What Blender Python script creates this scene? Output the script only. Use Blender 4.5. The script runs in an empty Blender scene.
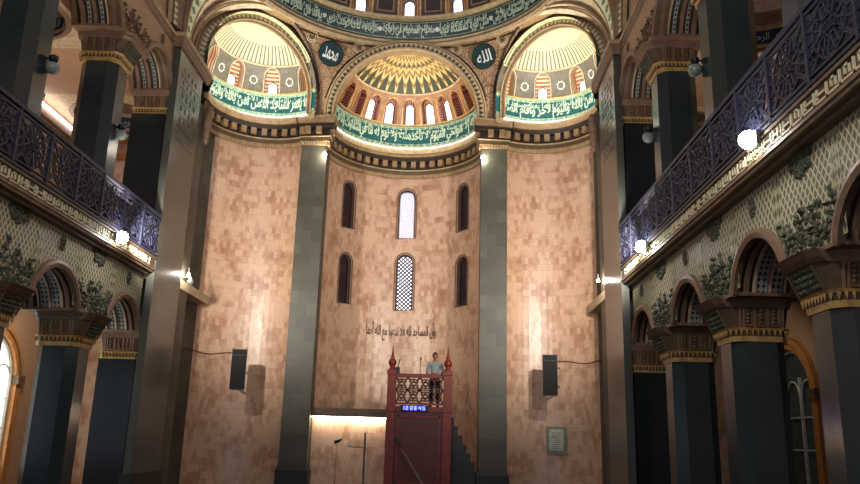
import bpy, bmesh, math, random, unicodedata
from math import sin, cos, pi, radians as R_, sqrt, atan2
from mathutils import Vector, Matrix
random.seed(7)
C = bpy.context.scene.collection
sc = bpy.context.scene

# ------------------------------------------------------------------ materials
class NT:
    def __init__(s, name):
        s.m = bpy.data.materials.new(name); s.m.use_nodes = True
        s.t = s.m.node_tree; s.t.nodes.clear()
        s.out = s.n('ShaderNodeOutputMaterial'); s.b = s.n('ShaderNodeBsdfPrincipled')
        s.l(s.b.outputs[0], s.out.inputs[0])
    def n(s, t, **k):
        o = s.t.nodes.new(t)
        for a, v in k.items(): setattr(o, a, v)
        return o
    def l(s, a, b): s.t.links.new(a, b)
    def math(s, op, a, b=None, c=None):
        o = s.n('ShaderNodeMath', operation=op)
        for i, v in enumerate((a, b, c)):
            if v is None: continue
            if isinstance(v, (int, float)): o.inputs[i].default_value = v
            else: s.l(v, o.inputs[i])
        return o.outputs[0]
    def mix(s, f, a, b):
        o = s.n('ShaderNodeMix', data_type='RGBA')
        for i, v in ((0, f), (6, a), (7, b)):
            if isinstance(v, (int, float)): o.inputs[i].default_value = v
            elif isinstance(v, tuple): o.inputs[i].default_value = (*v, 1)
            else: s.l(v, o.inputs[i])
        return o.outputs[2]
    def coord(s, uv=False):
        t = s.n('ShaderNodeTexCoord'); return t.outputs['UV' if uv else 'Object']
    def xy(s, v):
        o = s.n('ShaderNodeSeparateXYZ'); s.l(v, o.inputs[0]); return o.outputs
    def noise(s, v, scale, detail=3, rough=.55):
        o = s.n('ShaderNodeTexNoise'); o.inputs['Scale'].default_value = scale
        o.inputs['Detail'].default_value = detail; o.inputs['Roughness'].default_value = rough
        s.l(v, o.inputs['Vector']); return o.outputs[0]
    def ramp(s, f, stops):
        o = s.n('ShaderNodeValToRGB'); e = o.color_ramp.elements
        while len(e) < len(stops): e.new(.5)
        for i, (p, c) in enumerate(stops): e[i].position = p; e[i].color = (*c, 1)
        s.l(f, o.inputs[0]); return o.outputs[0]
    def bump(s, h, d=.02, st=.5):
        o = s.n('ShaderNodeBump'); o.inputs['Distance'].default_value = d; o.inputs['Strength'].default_value = st
        s.l(h, o.inputs['Height']); s.l(o.outputs[0], s.b.inputs['Normal'])
    def base(s, c):
        if isinstance(c, tuple): s.b.inputs['Base Color'].default_value = (*c, 1)
        else: s.l(c, s.b.inputs['Base Color'])
    def fin(s, rough=.5, metal=0, spec=None):
        s.b.inputs['Roughness'].default_value = rough; s.b.inputs['Metallic'].default_value = metal
        if spec is not None: s.b.inputs['Specular IOR Level'].default_value = spec
        return s.m

def srgb(r, g, b):
    f = lambda v: (v/255/12.92) if v/255 <= .04045 else ((v/255+.055)/1.055)**2.4
    return (f(r), f(g), f(b))

def plain(name, c, rough=.6, metal=0, var=.25, scale=6, bump=0):
    t = NT(name); n = t.noise(t.coord(), scale, 4)
    lo = tuple(v*(1-var) for v in c); hi = tuple(min(1, v*(1+var)) for v in c)
    t.base(t.ramp(n, [(.3, lo), (.7, hi)]))
    if bump: t.bump(t.noise(t.coord(), scale*5, 3), bump, .6)
    return t.fin(rough, metal)

def emis(name, c, st):
    t = NT(name); t.base(c); t.b.inputs['Emission Color'].default_value = (*c, 1)
    t.b.inputs['Emission Strength'].default_value = st
    return t.fin(.4)

def brickmat(name, cols, mortar, bw, bh, rough=.45, uv=True, msize=.004, offset=.5, spec=None, cloud=.35, bmp=.15):
    t = NT(name); v = t.coord(uv)
    if not uv:
        q = t.xy(v); cmb = t.n('ShaderNodeCombineXYZ'); t.l(t.math('ADD', q[0], q[1]), cmb.inputs[0]); t.l(q[2], cmb.inputs[1]); v = cmb.outputs[0]
    b = t.n('ShaderNodeTexBrick'); b.offset = offset
    b.inputs['Scale'].default_value = 1; b.inputs['Brick Width'].default_value = bw; b.inputs['Row Height'].default_value = bh
    b.inputs['Mortar Size'].default_value = msize; b.inputs['Bias'].default_value = 0; b.inputs['Mortar Smooth'].default_value = .2
    b.inputs['Color1'].default_value = (0, 0, 0, 1); b.inputs['Color2'].default_value = (1, 1, 1, 1); b.inputs['Mortar'].default_value = (.5, .5, .5, 1)
    t.l(v, b.inputs['Vector'])
    nz = t.noise(v, 1.1, 4); nf = t.noise(v, 14, 4)
    f = t.math('ADD', t.math('MULTIPLY', b.outputs['Color'], .28), t.math('MULTIPLY', nz, cloud))
    f = t.math('ADD', f, t.math('MULTIPLY', nf, .18))
    k = len(cols)
    c = t.ramp(f, [(.2+.56*i/(k-1), q) for i, q in enumerate(cols)])
    t.base(t.mix(b.outputs['Fac'], c, mortar))
    t.bump(t.math('SUBTRACT', 1., b.outputs['Fac']), .003, bmp)
    return t.fin(rough, 0, spec)

M = {}
M['pink'] = brickmat('pink_marble_blocks', [srgb(116, 78, 58), srgb(152, 110, 85), srgb(176, 136, 109), srgb(202, 168, 142)], srgb(164, 120, 92), .13, .22, .38, cloud=.95, bmp=.0, spec=.7, msize=.002)
M['green'] = brickmat('green_grey_marble_blocks', [srgb(54, 54, 44), srgb(72, 70, 58), srgb(82, 80, 68), srgb(96, 92, 80)], srgb(62, 62, 50), .62, .42, .5, uv=False)
def granite(name, a, b, rough):
    t = NT(name); v = t.coord(); n = t.noise(v, 40, 6, .7); n2 = t.noise(v, 1.2, 3)
    t.base(t.ramp(t.math('ADD', t.math('MULTIPLY', n, .7), t.math('MULTIPLY', n2, .3)), [(.35, a), (.65, b)]))
    return t.fin(rough, 0, .6)
M['granite'] = granite('polished_blue_granite', srgb(26, 38, 42), srgb(46, 58, 62), .2)
M['dark'] = granite('polished_dark_granite', srgb(16, 22, 26), srgb(28, 36, 40), .2)
M['grey'] = granite('polished_grey_granite', srgb(54, 57, 54), srgb(80, 82, 76), .26)
M['black'] = granite('black_marble', srgb(8, 10, 10), srgb(18, 20, 19), .5)
M['tan'] = plain('tan_cornice_stone', srgb(150, 122, 88), .55, bump=.004)
M['tan2'] = plain('pale_cornice_stone', srgb(176, 154, 118), .55, bump=.003)
M['brown'] = plain('brown_moulding', srgb(88, 70, 50), .5)
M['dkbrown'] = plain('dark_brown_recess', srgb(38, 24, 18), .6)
M['rose'] = plain('rose_brown_moulding', srgb(122, 96, 76), .5)
M['cream'] = plain('cream_plaster', srgb(200, 180, 148), .7)
M['gold'] = plain('gilded_moulding', srgb(196, 152, 84), .4, .35)
M['goldd'] = plain('dull_gold_fringe', srgb(182, 150, 92), .45, .2)
M['relief'] = plain('dark_green_carved_relief', srgb(72, 78, 60), .55, var=.5, scale=18, bump=.01)
M['reliefb'] = plain('bronze_carved_relief', srgb(100, 74, 50), .5, var=.5, scale=18, bump=.01)
M['teal'] = plain('teal_enamel', srgb(14, 84, 90), .45, var=.35, scale=9)
M['teald'] = plain('deep_blue_green_enamel', srgb(20, 50, 58), .45, var=.3, scale=9)
M['navy'] = plain('navy_enamel', srgb(34, 78, 112), .45)
M['txt'] = plain('pale_green_lettering', srgb(196, 214, 190), .5, var=.08)
M['txtw'] = plain('white_lettering', srgb(222, 226, 220), .5, var=.08)
M['mint'] = plain('pale_mint_border', srgb(150, 176, 150), .6)
M['metal'] = plain('dark_indigo_ironwork', srgb(30, 34, 58), .55, 0)
M['carve'] = plain('carved_brown_inscription', srgb(96, 68, 46), .6)
M['friezebg'] = plain('brown_frieze_ground', srgb(96, 80, 60), .6)
M['friezetx'] = plain('ivory_frieze_fretwork', srgb(204, 196, 164), .5, var=.1)
M['winframe'] = plain('plum_window_frame', srgb(62, 42, 46), .5)
M['winwhite'] = plain('white_painted_mullion', srgb(190, 190, 180), .5)
M['orange'] = plain('ochre_arch_stone', srgb(176, 116, 58), .55)
M['wood'] = plain('red_varnished_wood', srgb(122, 36, 20), .42, var=.3, scale=3)
M['woodd'] = plain('dark_red_wood_panel', srgb(84, 24, 14), .42, var=.3, scale=3)
M['speaker'] = plain('black_speaker_cabinet', srgb(22, 24, 30), .5)
M['grille'] = plain('black_speaker_grille', srgb(12, 13, 16), .7, scale=60, bump=.01)
M['cable'] = plain('brown_cable', srgb(96, 58, 40), .6)
M['steel'] = plain('grey_steel', srgb(120, 122, 120), .35, .8)
M['glassg'] = plain('grey_lamp_glass', srgb(120, 130, 126), .2)
M['skin'] = plain('skin', srgb(150, 98, 74), .55, var=.08)
M['hair'] = plain('black_hair', srgb(22, 18, 16), .6)
M['shirt'] = plain('pale_blue_grey_shirt', srgb(136, 148, 150), .8, var=.12, scale=10)
M['trouser'] = plain('dark_trousers', srgb(34, 24, 24), .8)
M['shoe'] = plain('black_shoes', srgb(18, 16, 16), .4)
M['eye'] = plain('dark_eyes', srgb(20, 16, 14), .3)
M['lip'] = plain('lips', srgb(120, 66, 56), .5)
M['paper'] = plain('notice_paper', srgb(190, 196, 180), .6)
M['noticeframe'] = plain('green_notice_frame', srgb(128, 134, 112), .5)
M['ink'] = plain('grey_print', srgb(116, 122, 112), .6)
M['floor'] = brickmat('red_carpet_floor', [srgb(70, 26, 20), srgb(92, 36, 26)], srgb(60, 24, 18), 1.2, .6, .9, uv=False)
M['lamp'] = emis('lit_floodlight_glass', (1, .97, .92), 55)
M['lampS'] = emis('lit_small_spot', (1, .95, .88), 90)
M['strip'] = emis('lit_warm_strip', (1, .86, .66), 14)
M['cove'] = emis('lit_cove_strip', (1, .96, .86), 4)
M['tube'] = emis('lit_tube', (1, .9, .9), 6)
M['day'] = emis('daylit_frosted_glass', (.92, .88, 1.0), 1.9)
M['day2'] = emis('daylit_tall_glass', (.92, 1.0, .96), 1.5)
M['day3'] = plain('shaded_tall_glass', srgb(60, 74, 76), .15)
M['dim'] = plain('dark_stained_glass', srgb(40, 32, 40), .25)
M['led'] = emis('blue_led_digits', (.05, .06, 1.0), 9)

def lattice_mat():
    t = NT('diamond_lattice_plaster'); x = t.xy(t.coord(True))
    p = t.math('MULTIPLY', x[0], 1/.135); q = t.math('MULTIPLY', x[1], 1/.2)
    a = t.math('ABSOLUTE', t.math('SUBTRACT', t.math('FRACT', t.math('ADD', p, q)), .5))
    b = t.math('ABSOLUTE', t.math('SUBTRACT', t.math('FRACT', t.math('SUBTRACT', p, q)), .5))
    m = t.math('MAXIMUM', a, b)                     # .5 at the lines
    f = t.n('ShaderNodeMapRange'); f.inputs[1].default_value = .33; f.inputs[2].default_value = .40; t.l(m, f.inputs[0])
    t.base(t.mix(f.outputs[0], srgb(120, 114, 90), srgb(206, 202, 172)))
    t.bump(f.outputs[0], .02, .8)
    return t.fin(.6)
M['lattice'] = lattice_mat()

def chain_mat(name, dark, light, pu, pv, thr=.3):
    """diamonds in a chain along u"""
    t = NT(name); x = t.xy(t.coord(True))
    a = t.math('ABSOLUTE', t.math('SUBTRACT', t.math('FRACT', t.math('MULTIPLY', x[0], 1/pu)), .5))
    b = t.math('ABSOLUTE', t.math('SUBTRACT', t.math('FRACT', t.math('MULTIPLY', x[1], 1/pv)), .5))
    s = t.math('ADD', a, b)
    f = t.n('ShaderNodeMapRange'); f.inputs[1].default_value = thr; f.inputs[2].default_value = thr+.08; t.l(s, f.inputs[0])
    t.base(t.mix(f.outputs[0], dark, light)); t.bump(f.outputs[0], .02, .6)
    return t.fin(.5)
M['chainblue'] = chain_mat('blue_white_diamond_tiles', srgb(34, 42, 52), srgb(150, 156, 150), .12, .085, .33)
M['chaindark'] = chain_mat('dark_diamond_band', srgb(56, 50, 38), srgb(180, 158, 118), .19, .3, .4)
M['chainflower'] = chain_mat('pale_flower_band', srgb(206, 198, 160), srgb(128, 104, 78), .2, .34, .36)
M['chaingreen'] = chain_mat('green_link_band', srgb(84, 104, 84), srgb(196, 200, 166), .34, .44, .3)
M['chainstrip'] = chain_mat('green_diamond_strip', srgb(70, 84, 68), srgb(182, 176, 140), .11, .24, .36)

def arab_mat(name, bg, fg, scale=3.2):
    t = NT(name); v = t.coord()
    o = t.n('ShaderNodeTexVoronoi', feature='DISTANCE_TO_EDGE'); o.inputs['Scale'].default_value = scale; t.l(v, o.inputs['Vector'])
    w = t.n('ShaderNodeTexVoronoi', feature='F1'); w.inputs['Scale'].default_value = scale; t.l(v, w.inputs['Vector'])
    rings = t.math('SINE', t.math('MULTIPLY', w.outputs['Distance'], 34))
    f = t.math('MAXIMUM', t.math('GREATER_THAN', .035, o.outputs['Distance']), t.math('GREATER_THAN', rings, .55))
    t.base(t.mix(f, bg, fg)); t.bump(f, .01, .5)
    return t.fin(.6)
M['pend'] = arab_mat('arabesque_pendentive', srgb(176, 142, 108), srgb(118, 92, 66), 2.6)
M['spandrel'] = arab_mat('arabesque_beige_plaster', srgb(180, 146, 116), srgb(150, 118, 92), 5)
M['beige'] = arab_mat('beige_patterned_wall', srgb(190, 152, 122), srgb(166, 128, 100), 8)

def dome_gold():
    """u = angle in cells, v = 0..1 from rim to crown"""
    t = NT('gold_sunburst_ceiling'); x = t.xy(t.coord(True))
    fu = t.math('ABSOLUTE', t.math('SUBTRACT', t.math('FRACT', x[0]), .5))      # 0 centre .5 edge
    # green cells: pointed at the top
    cell = t.math('LESS_THAN', t.math('ADD', fu, t.math('MULTIPLY', t.math('POWER', x[1], 1.6), 1.9)), .40)
    zig = t.math('ABSOLUTE', t.math('SUBTRACT', t.math('FRACT', t.math('ADD', t.math('MULTIPLY', x[1], 5.5), t.math('MULTIPLY', fu, 1.4))), .5))
    gold = t.ramp(zig, [(.08, srgb(110, 88, 50)), (.2, srgb(184, 152, 88)), (.45, srgb(206, 184, 128))])
    dots = t.math('MULTIPLY', t.math('GREATER_THAN', .16, fu), t.math('LESS_THAN', t.math('ABSOLUTE', t.math('SUBTRACT', x[1], .56)), .035))
    gold = t.mix(dots, gold, srgb(60, 60, 66))
    t.base(t.mix(cell, gold, srgb(58, 58, 40)))
    return t.fin(.5, .0)
M['golddome'] = dome_gold()
def dome_pale():
    t = NT('pale_ribbed_ceiling'); x = t.xy(t.coord(True))
    fu = t.math('ABSOLUTE', t.math('SUBTRACT', t.math('FRACT', x[0]), .5))
    rib = t.math('MULTIPLY', t.math('LESS_THAN', fu, .2), t.math('LESS_THAN', x[1], .36))
    ring = t.math('MULTIPLY', t.math('GREATER_THAN', t.math('SINE', t.math('MULTIPLY', x[1], 62)), .72), t.math('GREATER_THAN', x[1], .42))
    ring = t.math('MULTIPLY', ring, t.math('GREATER_THAN', fu, .22))
    c = t.mix(ring, srgb(212, 202, 158), srgb(176, 166, 122))
    t.base(t.mix(rib, c, srgb(100, 96, 88)))
    return t.fin(.6)
M['paledome'] = dome_pale()
def stripes(name, a, b, per, axis=0):
    t = NT(name); x = t.xy(t.coord(True))
    f = t.math('GREATER_THAN', t.math('FRACT', t.math('MULTIPLY', t.math('ADD', x[axis], t.math('MULTIPLY', x[1-axis], .0)), 1/per)), .5)
    t.base(t.mix(f, a, b)); return t.fin(.55)
M['pinkstripe'] = stripes('pink_rayed_niche', srgb(176, 118, 96), srgb(100, 56, 46), .085)
M['whitestripe'] = stripes('white_rayed_niche', srgb(220, 196, 160), srgb(150, 92, 64), .11, 1)
M['zonepink'] = plain('terracotta_niche_ground', srgb(150, 110, 82), .55)
M['zonegrey'] = plain('slate_niche_ground', srgb(104, 98, 86), .55)
M['domepink'] = plain('pink_dome_ribs', srgb(150, 108, 90), .5)
M['squaredark'] = plain('dark_square_panel', srgb(66, 50, 40), .5)

# ------------------------------------------------------------------ mesh builder
class MB:
    def __init__(s): s.v = []; s.f = []; s.m = []; s.uv = []; s.mats = []
    def mi(s, m):
        if m not in s.mats: s.mats.append(m)
        return s.mats.index(m)
    def face(s, pts, m, uv=None):
        k = len(s.v); s.v += [tuple(p) for p in pts]; s.f.append(tuple(range(k, k+len(pts)))); s.m.append(s.mi(m))
        s.uv.append(uv if uv else [(0, 0)]*len(pts))
    def mesh(s, vs, fs, m, uvs=None):
        k = len(s.v); s.v += [tuple(p) for p in vs]; i = s.mi(m)
        for f in fs:
            s.f.append(tuple(k+j for j in f)); s.m.append(i)
            s.uv.append([uvs[j] for j in f] if uvs else [(0, 0)]*len(f))
    def box(s, x0, x1, y0, y1, z0, z1, m):
        v = [(x, y, z) for z in (z0, z1) for y in (y0, y1) for x in (x0, x1)]
        s.mesh(v, [(0, 2, 3, 1), (4, 5, 7, 6), (0, 1, 5, 4), (2, 6, 7, 3), (0, 4, 6, 2), (1, 3, 7, 5)], m)
    def frustum(s, poly0, z0, poly1, z1, m, caps=True):
        n = len(poly0); v = [(x, y, z0) for x, y in poly0]+[(x, y, z1) for x, y in poly1]
        f = [(i, (i+1) % n, n+(i+1) % n, n+i) for i in range(n)]
        if caps: f += [tuple(reversed(range(n))), tuple(range(n, 2*n))]
        s.mesh(v, f, m)
    def bar(s, a, b, w, m, up=None):
        a, b = Vector(a), Vector(b); d = (b-a)
        if d.length < 1e-6: return
        d.normalize(); u = Vector(up) if up else (Vector((0, 0, 1)) if abs(d.z) < .95 else Vector((1, 0, 0)))
        p = d.cross(u).normalized(); q = p.cross(d).normalized()
        ww = w if isinstance(w, tuple) else (w, w)
        v = [e+p*i*ww[0]/2+q*j*ww[1]/2 for e in (a, b) for i, j in ((-1, -1), (1, -1), (1, 1), (-1, 1))]
        s.mesh(v, [(0, 1, 2, 3), (7, 6, 5, 4), (0, 4, 5, 1), (1, 5, 6, 2), (2, 6, 7, 3), (3, 7, 4, 0)], m)
    def tube(s, pts, r, m, n=8, closed=False):
        pts = [Vector(p) for p in pts]; N = len(pts); rings = []
        for i, p in enumerate(pts):
            a = pts[(i-1) % N] if (closed or i > 0) else p; b = pts[(i+1) % N] if (closed or i < N-1) else p
            d = (b-a).normalized(); u = Vector((0, 0, 1)) if abs(d.z) < .9 else Vector((1, 0, 0))
            x = d.cross(u).normalized(); y = x.cross(d)
            rr = r[i] if isinstance(r, (list, tuple)) else r
            rings.append([p+(x*cos(2*pi*k/n)+y*sin(2*pi*k/n))*rr for k in range(n)])
        v = [q for g in rings for q in g]; f = []
        for i in range(N if closed else N-1):
            j = (i+1) % N
            for k in range(n): f.append((i*n+k, i*n+(k+1) % n, j*n+(k+1) % n, j*n+k))
        if not closed: f += [tuple(reversed(range(n))), tuple((N-1)*n+k for k in range(n))]
        s.mesh(v, f, m)
    def lathe(s, c, prof, m, n=20, axis='z'):
        v = []; f = []
        for (r, z) in prof:
            for k in range(n):
                a = 2*pi*k/n
                if axis == 'z': v.append((c[0]+r*cos(a), c[1]+r*sin(a), c[2]+z))
                elif axis == 'y': v.append((c[0]+r*cos(a), c[1]+z, c[2]+r*sin(a)))
                else: v.append((c[0]+z, c[1]+r*cos(a), c[2]+r*sin(a)))
        for i in range(len(prof)-1):
            for k in range(n): f.append((i*n+k, i*n+(k+1) % n, (i+1)*n+(k+1) % n, (i+1)*n+k))
        f += [tuple(reversed(range(n))), tuple((len(prof)-1)*n+k for k in range(n))]
        s.mesh(v, f, m)
    def blob(s, F, u, v, ru, rv, h, rot, m):
        """a small domed leaf on a surface F(u, v, out)"""
        vs = [F(u, v, h)]; fs = []
        n = 7
        for ring, k in ((.55, .75), (1., 0.)):
            for i in range(n):
                a = 2*pi*i/n; x = ru*ring*cos(a); y = rv*ring*sin(a)*(1 if sin(a) < 0 else 1.25)
                vs.append(F(u+x*cos(rot)-y*sin(rot), v+x*sin(rot)+y*cos(rot), h*k))
        for i in range(n):
            j = (i+1) % n
            fs += [(0, 1+i, 1+j), (1+i, 1+n+i, 1+n+j, 1+j)]
        s.mesh(vs, fs, m)
    def build(s, name, parent=None, smooth=False, loc=None, recalc=True):
        me = bpy.data.meshes.new(name); me.from_pydata(s.v, [], s.f)
        for m in s.mats: me.materials.append(M[m])
        me.polygons.foreach_set('material_index', s.m)
        uvl = me.uv_layers.new(name='UVMap'); flat = []
        for u in s.uv:
            for a in u: flat += [a[0], a[1]]
        uvl.data.foreach_set('uv', flat)
        if recalc:
            b = bmesh.new(); b.from_mesh(me); bmesh.ops.remove_doubles(b, verts=b.verts, dist=1e-5)
            bmesh.ops.recalc_face_normals(b, faces=b.faces); b.to_mesh(me); b.free()
        if smooth: me.polygons.foreach_set('use_smooth', [True]*len(me.polygons))
        me.update()
        o = bpy.data.objects.new(name, me); C.objects.link(o)
        if parent: o.parent = parent
        if loc: o.location = loc
        return o

def empty(name, loc=(0, 0, 0), label=None, cat=None, group=None, kind=None, parent=None):
    o = bpy.data.objects.new(name, None); C.objects.link(o); o.location = loc; o.empty_display_size = .1
    if parent: o.parent = parent
    return tag(o, label, cat, group, kind)
def tag(o, label=None, cat=None, group=None, kind=None):
    if label: o['label'] = label
    if cat: o['category'] = cat
    if group: o['group'] = group
    if kind: o['kind'] = kind
    return o
def structure(o, label=None, cat=None): return tag(o, label, cat, None, 'structure')
def copy_tree(o, parent=None):
    c = o.copy(); C.objects.link(c); c.parent = parent
    for ch in list(o.children): copy_tree(ch, c)
    return c

# ------------------------------------------------------------------ Arabic lettering (joined presentation forms)
FORMS = {}
for cp in range(0xFE70, 0xFEFD):
    d = unicodedata.decomposition(chr(cp)).split()
    if len(d) >= 2 and d[0] in ('<isolated>', '<final>', '<initial>', '<medial>'):
        key = ''.join(chr(int(x, 16)) for x in d[1:]); FORMS.setdefault(key, {})[d[0][1:4]] = chr(cp)
def shape(s):
    toks = []; i = 0
    while i < len(s):
        if s[i:i+2] in FORMS and s[i] == '\u0644': toks.append(s[i:i+2]); i += 2
        else: toks.append(s[i]); i += 1
    out = []
    for k, t in enumerate(toks):
        f = FORMS.get(t)
        if not f: out.append(t); continue
        pv = FORMS.get(toks[k-1]) if k else None; nx = FORMS.get(toks[k+1]) if k+1 < len(toks) else None
        jp = bool(pv and 'ini' in pv and 'fin' in f); jn = bool('ini' in f and nx and 'fin' in nx)
        g = 'med' if (jp and jn) else 'fin' if jp else 'ini' if jn else 'iso'
        out.append(f.get(g) or f.get('iso') or t)
    return ''.join(reversed(out))
_tc = {}
def text_raw(s, bold=0.0):
    if (s, bold) in _tc: return _tc[(s, bold)]
    c = bpy.data.curves.new('t', 'FONT'); c.body = shape(s); c.resolution_u = 3; c.offset = bold
    o = bpy.data.objects.new('t', c); C.objects.link(o)
    dg = bpy.context.evaluated_depsgraph_get(); me = bpy.data.meshes.new_from_object(o.evaluated_get(dg))
    v = [tuple(q.co) for q in me.vertices]; f = [tuple(p.vertices) for p in me.polygons]
    bpy.data.objects.remove(o); bpy.data.curves.remove(c); bpy.data.meshes.remove(me)
    x0 = min(q[0] for q in v); x1 = max(q[0] for q in v); y0 = min(q[1] for q in v); y1 = max(q[1] for q in v)
    v = [((q[0]-x0)/(x1-x0), (q[1]-y0)/(y1-y0)) for q in v]
    _tc[(s, bold)] = (v, f); return v, f
def text_on(mb, s, F, s0, s1, z0, z1, m, bold=0.0, d=.02):
    """letters laid on F(s, z, out) between s0..s1 and z0..z1, raised by d"""
    v, f = text_raw(s, bold)
    top = [F(s0+(s1-s0)*x, z0+(z1-z0)*y, d) for x, y in v]; bot = [F(s0+(s1-s0)*x, z0+(z1-z0)*y, 0) for x, y in v]
    n = len(v); cnt = {}
    for q in f:
        for a, b in zip(q, q[1:]+q[:1]): cnt[(a, b)] = 1
    fs = list(f)+[(a, b, n+b, n+a) for (a, b) in cnt if (b, a) not in cnt]
    mb.mesh(top+bot, fs, m)

# ------------------------------------------------------------------ surfaces with openings
class Op:
    """opening: s0..s1, bottom z0, spring zs, rise h; shape 'round', 'point' or 'flat'"""
    def __init__(o, s0, s1, z0, zs, h, kind='round', depth=.3, mrev=None):
        o.s0, o.s1, o.z0, o.zs, o.h, o.kind, o.depth, o.mrev = s0, s1, z0, zs, h, kind, depth, mrev
    def top(o, s):
        u = abs((s-(o.s0+o.s1)/2)/((o.s1-o.s0)/2)); u = min(u, 1)
        if o.kind == 'flat': return o.zs+o.h
        if o.kind == 'point': return o.zs+o.h*(1-u)**.62
        return o.zs+o.h*sqrt(max(0, 1-u*u))
    def outline(o, n=16, g=0.):
        c = (o.s0+o.s1)/2; r = (o.s1-o.s0)/2; pts = [(o.s0-g, o.z0), (o.s0-g, o.zs)]
        for i in range(1, n):
            u = -cos(pi*i/n); sx = c+u*r; k = (1+g/r)
            pts.append((c+(sx-c)*k, o.zs+(o.top(sx)-o.zs)*(1+g/max(o.h, .01))))
        return pts+[(o.s1+g, o.zs), (o.s1+g, o.z0)]
def panel(mb, F, s0, s1, z0, z1, ops, m, ds=.5, dz=None, mrev='cream'):
    bp = {s0, s1}; n = max(1, int(math.ceil((s1-s0)/ds)))
    for i in range(1, n): bp.add(s0+(s1-s0)*i/n)
    for o in ops:
        k = 1 if o.kind == 'flat' else 14
        for i in range(k+1):
            u = -cos(pi*i/k) if k > 1 else (-1, 1)[i]
            bp.add((o.s0+o.s1)/2+u*(o.s1-o.s0)/2)
    bp = sorted(b for b in bp if s0-1e-9 <= b <= s1+1e-9)
    q = [bp[0]]
    for b in bp[1:]:
        if b-q[-1] > 1e-4: q.append(b)
    def quad(a, b, za0, zb0, za1, zb1, d=0.):
        if max(za1-za0, zb1-zb0) < 1e-5: return
        k = 1 if not dz else max(1, int(math.ceil(max(za1-za0, zb1-zb0)/dz)))
        for i in range(k):
            p, r = i/k, (i+1)/k
            c = [(a, za0+(za1-za0)*p), (b, zb0+(zb1-zb0)*p), (b, zb0+(zb1-zb0)*r), (a, za0+(za1-za0)*r)]
            mb.face([F(x, z, d) for x, z in c], m, c)
    for a, b in zip(q, q[1:]):
        mid = (a+b)/2; cur = (z0, z0)
        for o in sorted([o for o in ops if o.s0 < mid < o.s1], key=lambda o: o.z0):
            quad(a, b, cur[0], cur[1], o.z0, o.z0); cur = (o.top(a), o.top(b))
            mr = o.mrev or mrev
            if o.depth:
                c = [(a, o.top(a)), (b, o.top(b))]
                mb.face([F(*c[0], 0), F(*c[1], 0), F(*c[1], -o.depth), F(*c[0], -o.depth)], mr, [(a, 0), (b, 0), (b, o.depth), (a, o.depth)])
                if o.z0 > z0+1e-4: mb.face([F(a, o.z0, 0), F(b, o.z0, 0), F(b, o.z0, -o.depth), F(a, o.z0, -o.depth)], mr)
        quad(a, b, cur[0], cur[1], z1, z1)
    for o in ops:
        if o.depth:
            for s in (o.s0, o.s1):
                zt = o.top(s); k = 1 if not dz else 4
                for i in range(k):
                    za = o.z0+(zt-o.z0)*i/k; zb = o.z0+(zt-o.z0)*(i+1)/k
                    if zb-za > 1e-4: mb.face([F(s, za, 0), F(s, zb, 0), F(s, zb, -o.depth), F(s, za, -o.depth)], o.mrev or mrev, [(za, 0), (zb, 0), (zb, o.depth), (za, o.depth)])
def fill_op(mb, F, o, d, m, n=14, nz=3, z0=None, top=None, kx=1.):
    """a sheet filling an opening at depth d"""
    c = (o.s0+o.s1)/2; r = (o.s1-o.s0)/2*kx; z0 = o.z0 if z0 is None else z0
    ss = [c-r*cos(pi*i/n) for i in range(n+1)]
    for a, b in zip(ss, ss[1:]):
        ta, tb = o.top(c+(a-c)/kx), o.top(c+(b-c)/kx)
        if top: ta, tb = min(ta, top(a)), min(tb, top(b))
        for i in range(nz):
            q = [(a, z0+(ta-z0)*i/nz), (b, z0+(tb-z0)*i/nz), (b, z0+(tb-z0)*(i+1)/nz), (a, z0+(ta-z0)*(i+1)/nz)]
            mb.face([F(x, z, -d) for x, z in q], m, q)
def cylF(cx, cy, r, mir=1, th0=pi/2):
    """s = arc length from the +Y end, positive to +X; out = towards the axis"""
    def F(s, z, d=0):
        a = th0-s/r; return (mir*(cx+(r-d)*cos(a)), cy+(r-d)*sin(a), z)
    return F
def sphF(cx, cy, cz, r, mir=1, th0=pi/2, stretch=1.):
    """z param = arc height above the centre plane (real z)"""
    def F(s, z, d=0):
        t = min(.9999, max(-.9999, (z-cz)/(r*stretch))); e = math.asin(t); a = th0-s/r
        rr = (r-d)*cos(e); return (mir*(cx+rr*cos(a)), cy+rr*sin(a), cz+(r*stretch-d)*sin(e))
    return F

def arch_sweep(mb, c, t, nrm, Rr, prof, a0=0., a1=pi, n=28, rise=1., stilt=0.):
    """prof: (depth along nrm, dr, material of the strip that starts here)"""
    c, t, nrm = Vector(c), Vector(t), Vector(nrm)
    ths = [(a0+(a1-a0)*i/n, 0) for i in range(n+1)]
    if stilt: ths = [(a0, -stilt)]+ths+[(a1, -stilt)]
    rows = []
    L = 0; prev = None; us = []
    for th, dz in ths:
        row = [c+t*(cos(th)*(Rr+dr))+Vector((0, 0, 1))*(sin(th)*(Rr+dr)*rise+dz)+nrm*dp for dp, dr, _ in prof]
        if prev is not None: L += (row[0]-prev).length
        prev = row[0]; us.append(L); rows.append(row)
    vv = [0]
    for (p, q) in zip(prof, prof[1:]): vv.append(vv[-1]+sqrt((p[0]-q[0])**2+(p[1]-q[1])**2))
    for i in range(len(rows)-1):
        for j in range(len(prof)-1):
            mb.face([rows[i][j], rows[i+1][j], rows[i+1][j+1], rows[i][j+1]], prof[j][2],
                    [(us[i], vv[j]-vv[j]), (us[i+1], 0), (us[i+1], vv[j+1]-vv[j]), (us[i], vv[j+1]-vv[j])])

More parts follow.
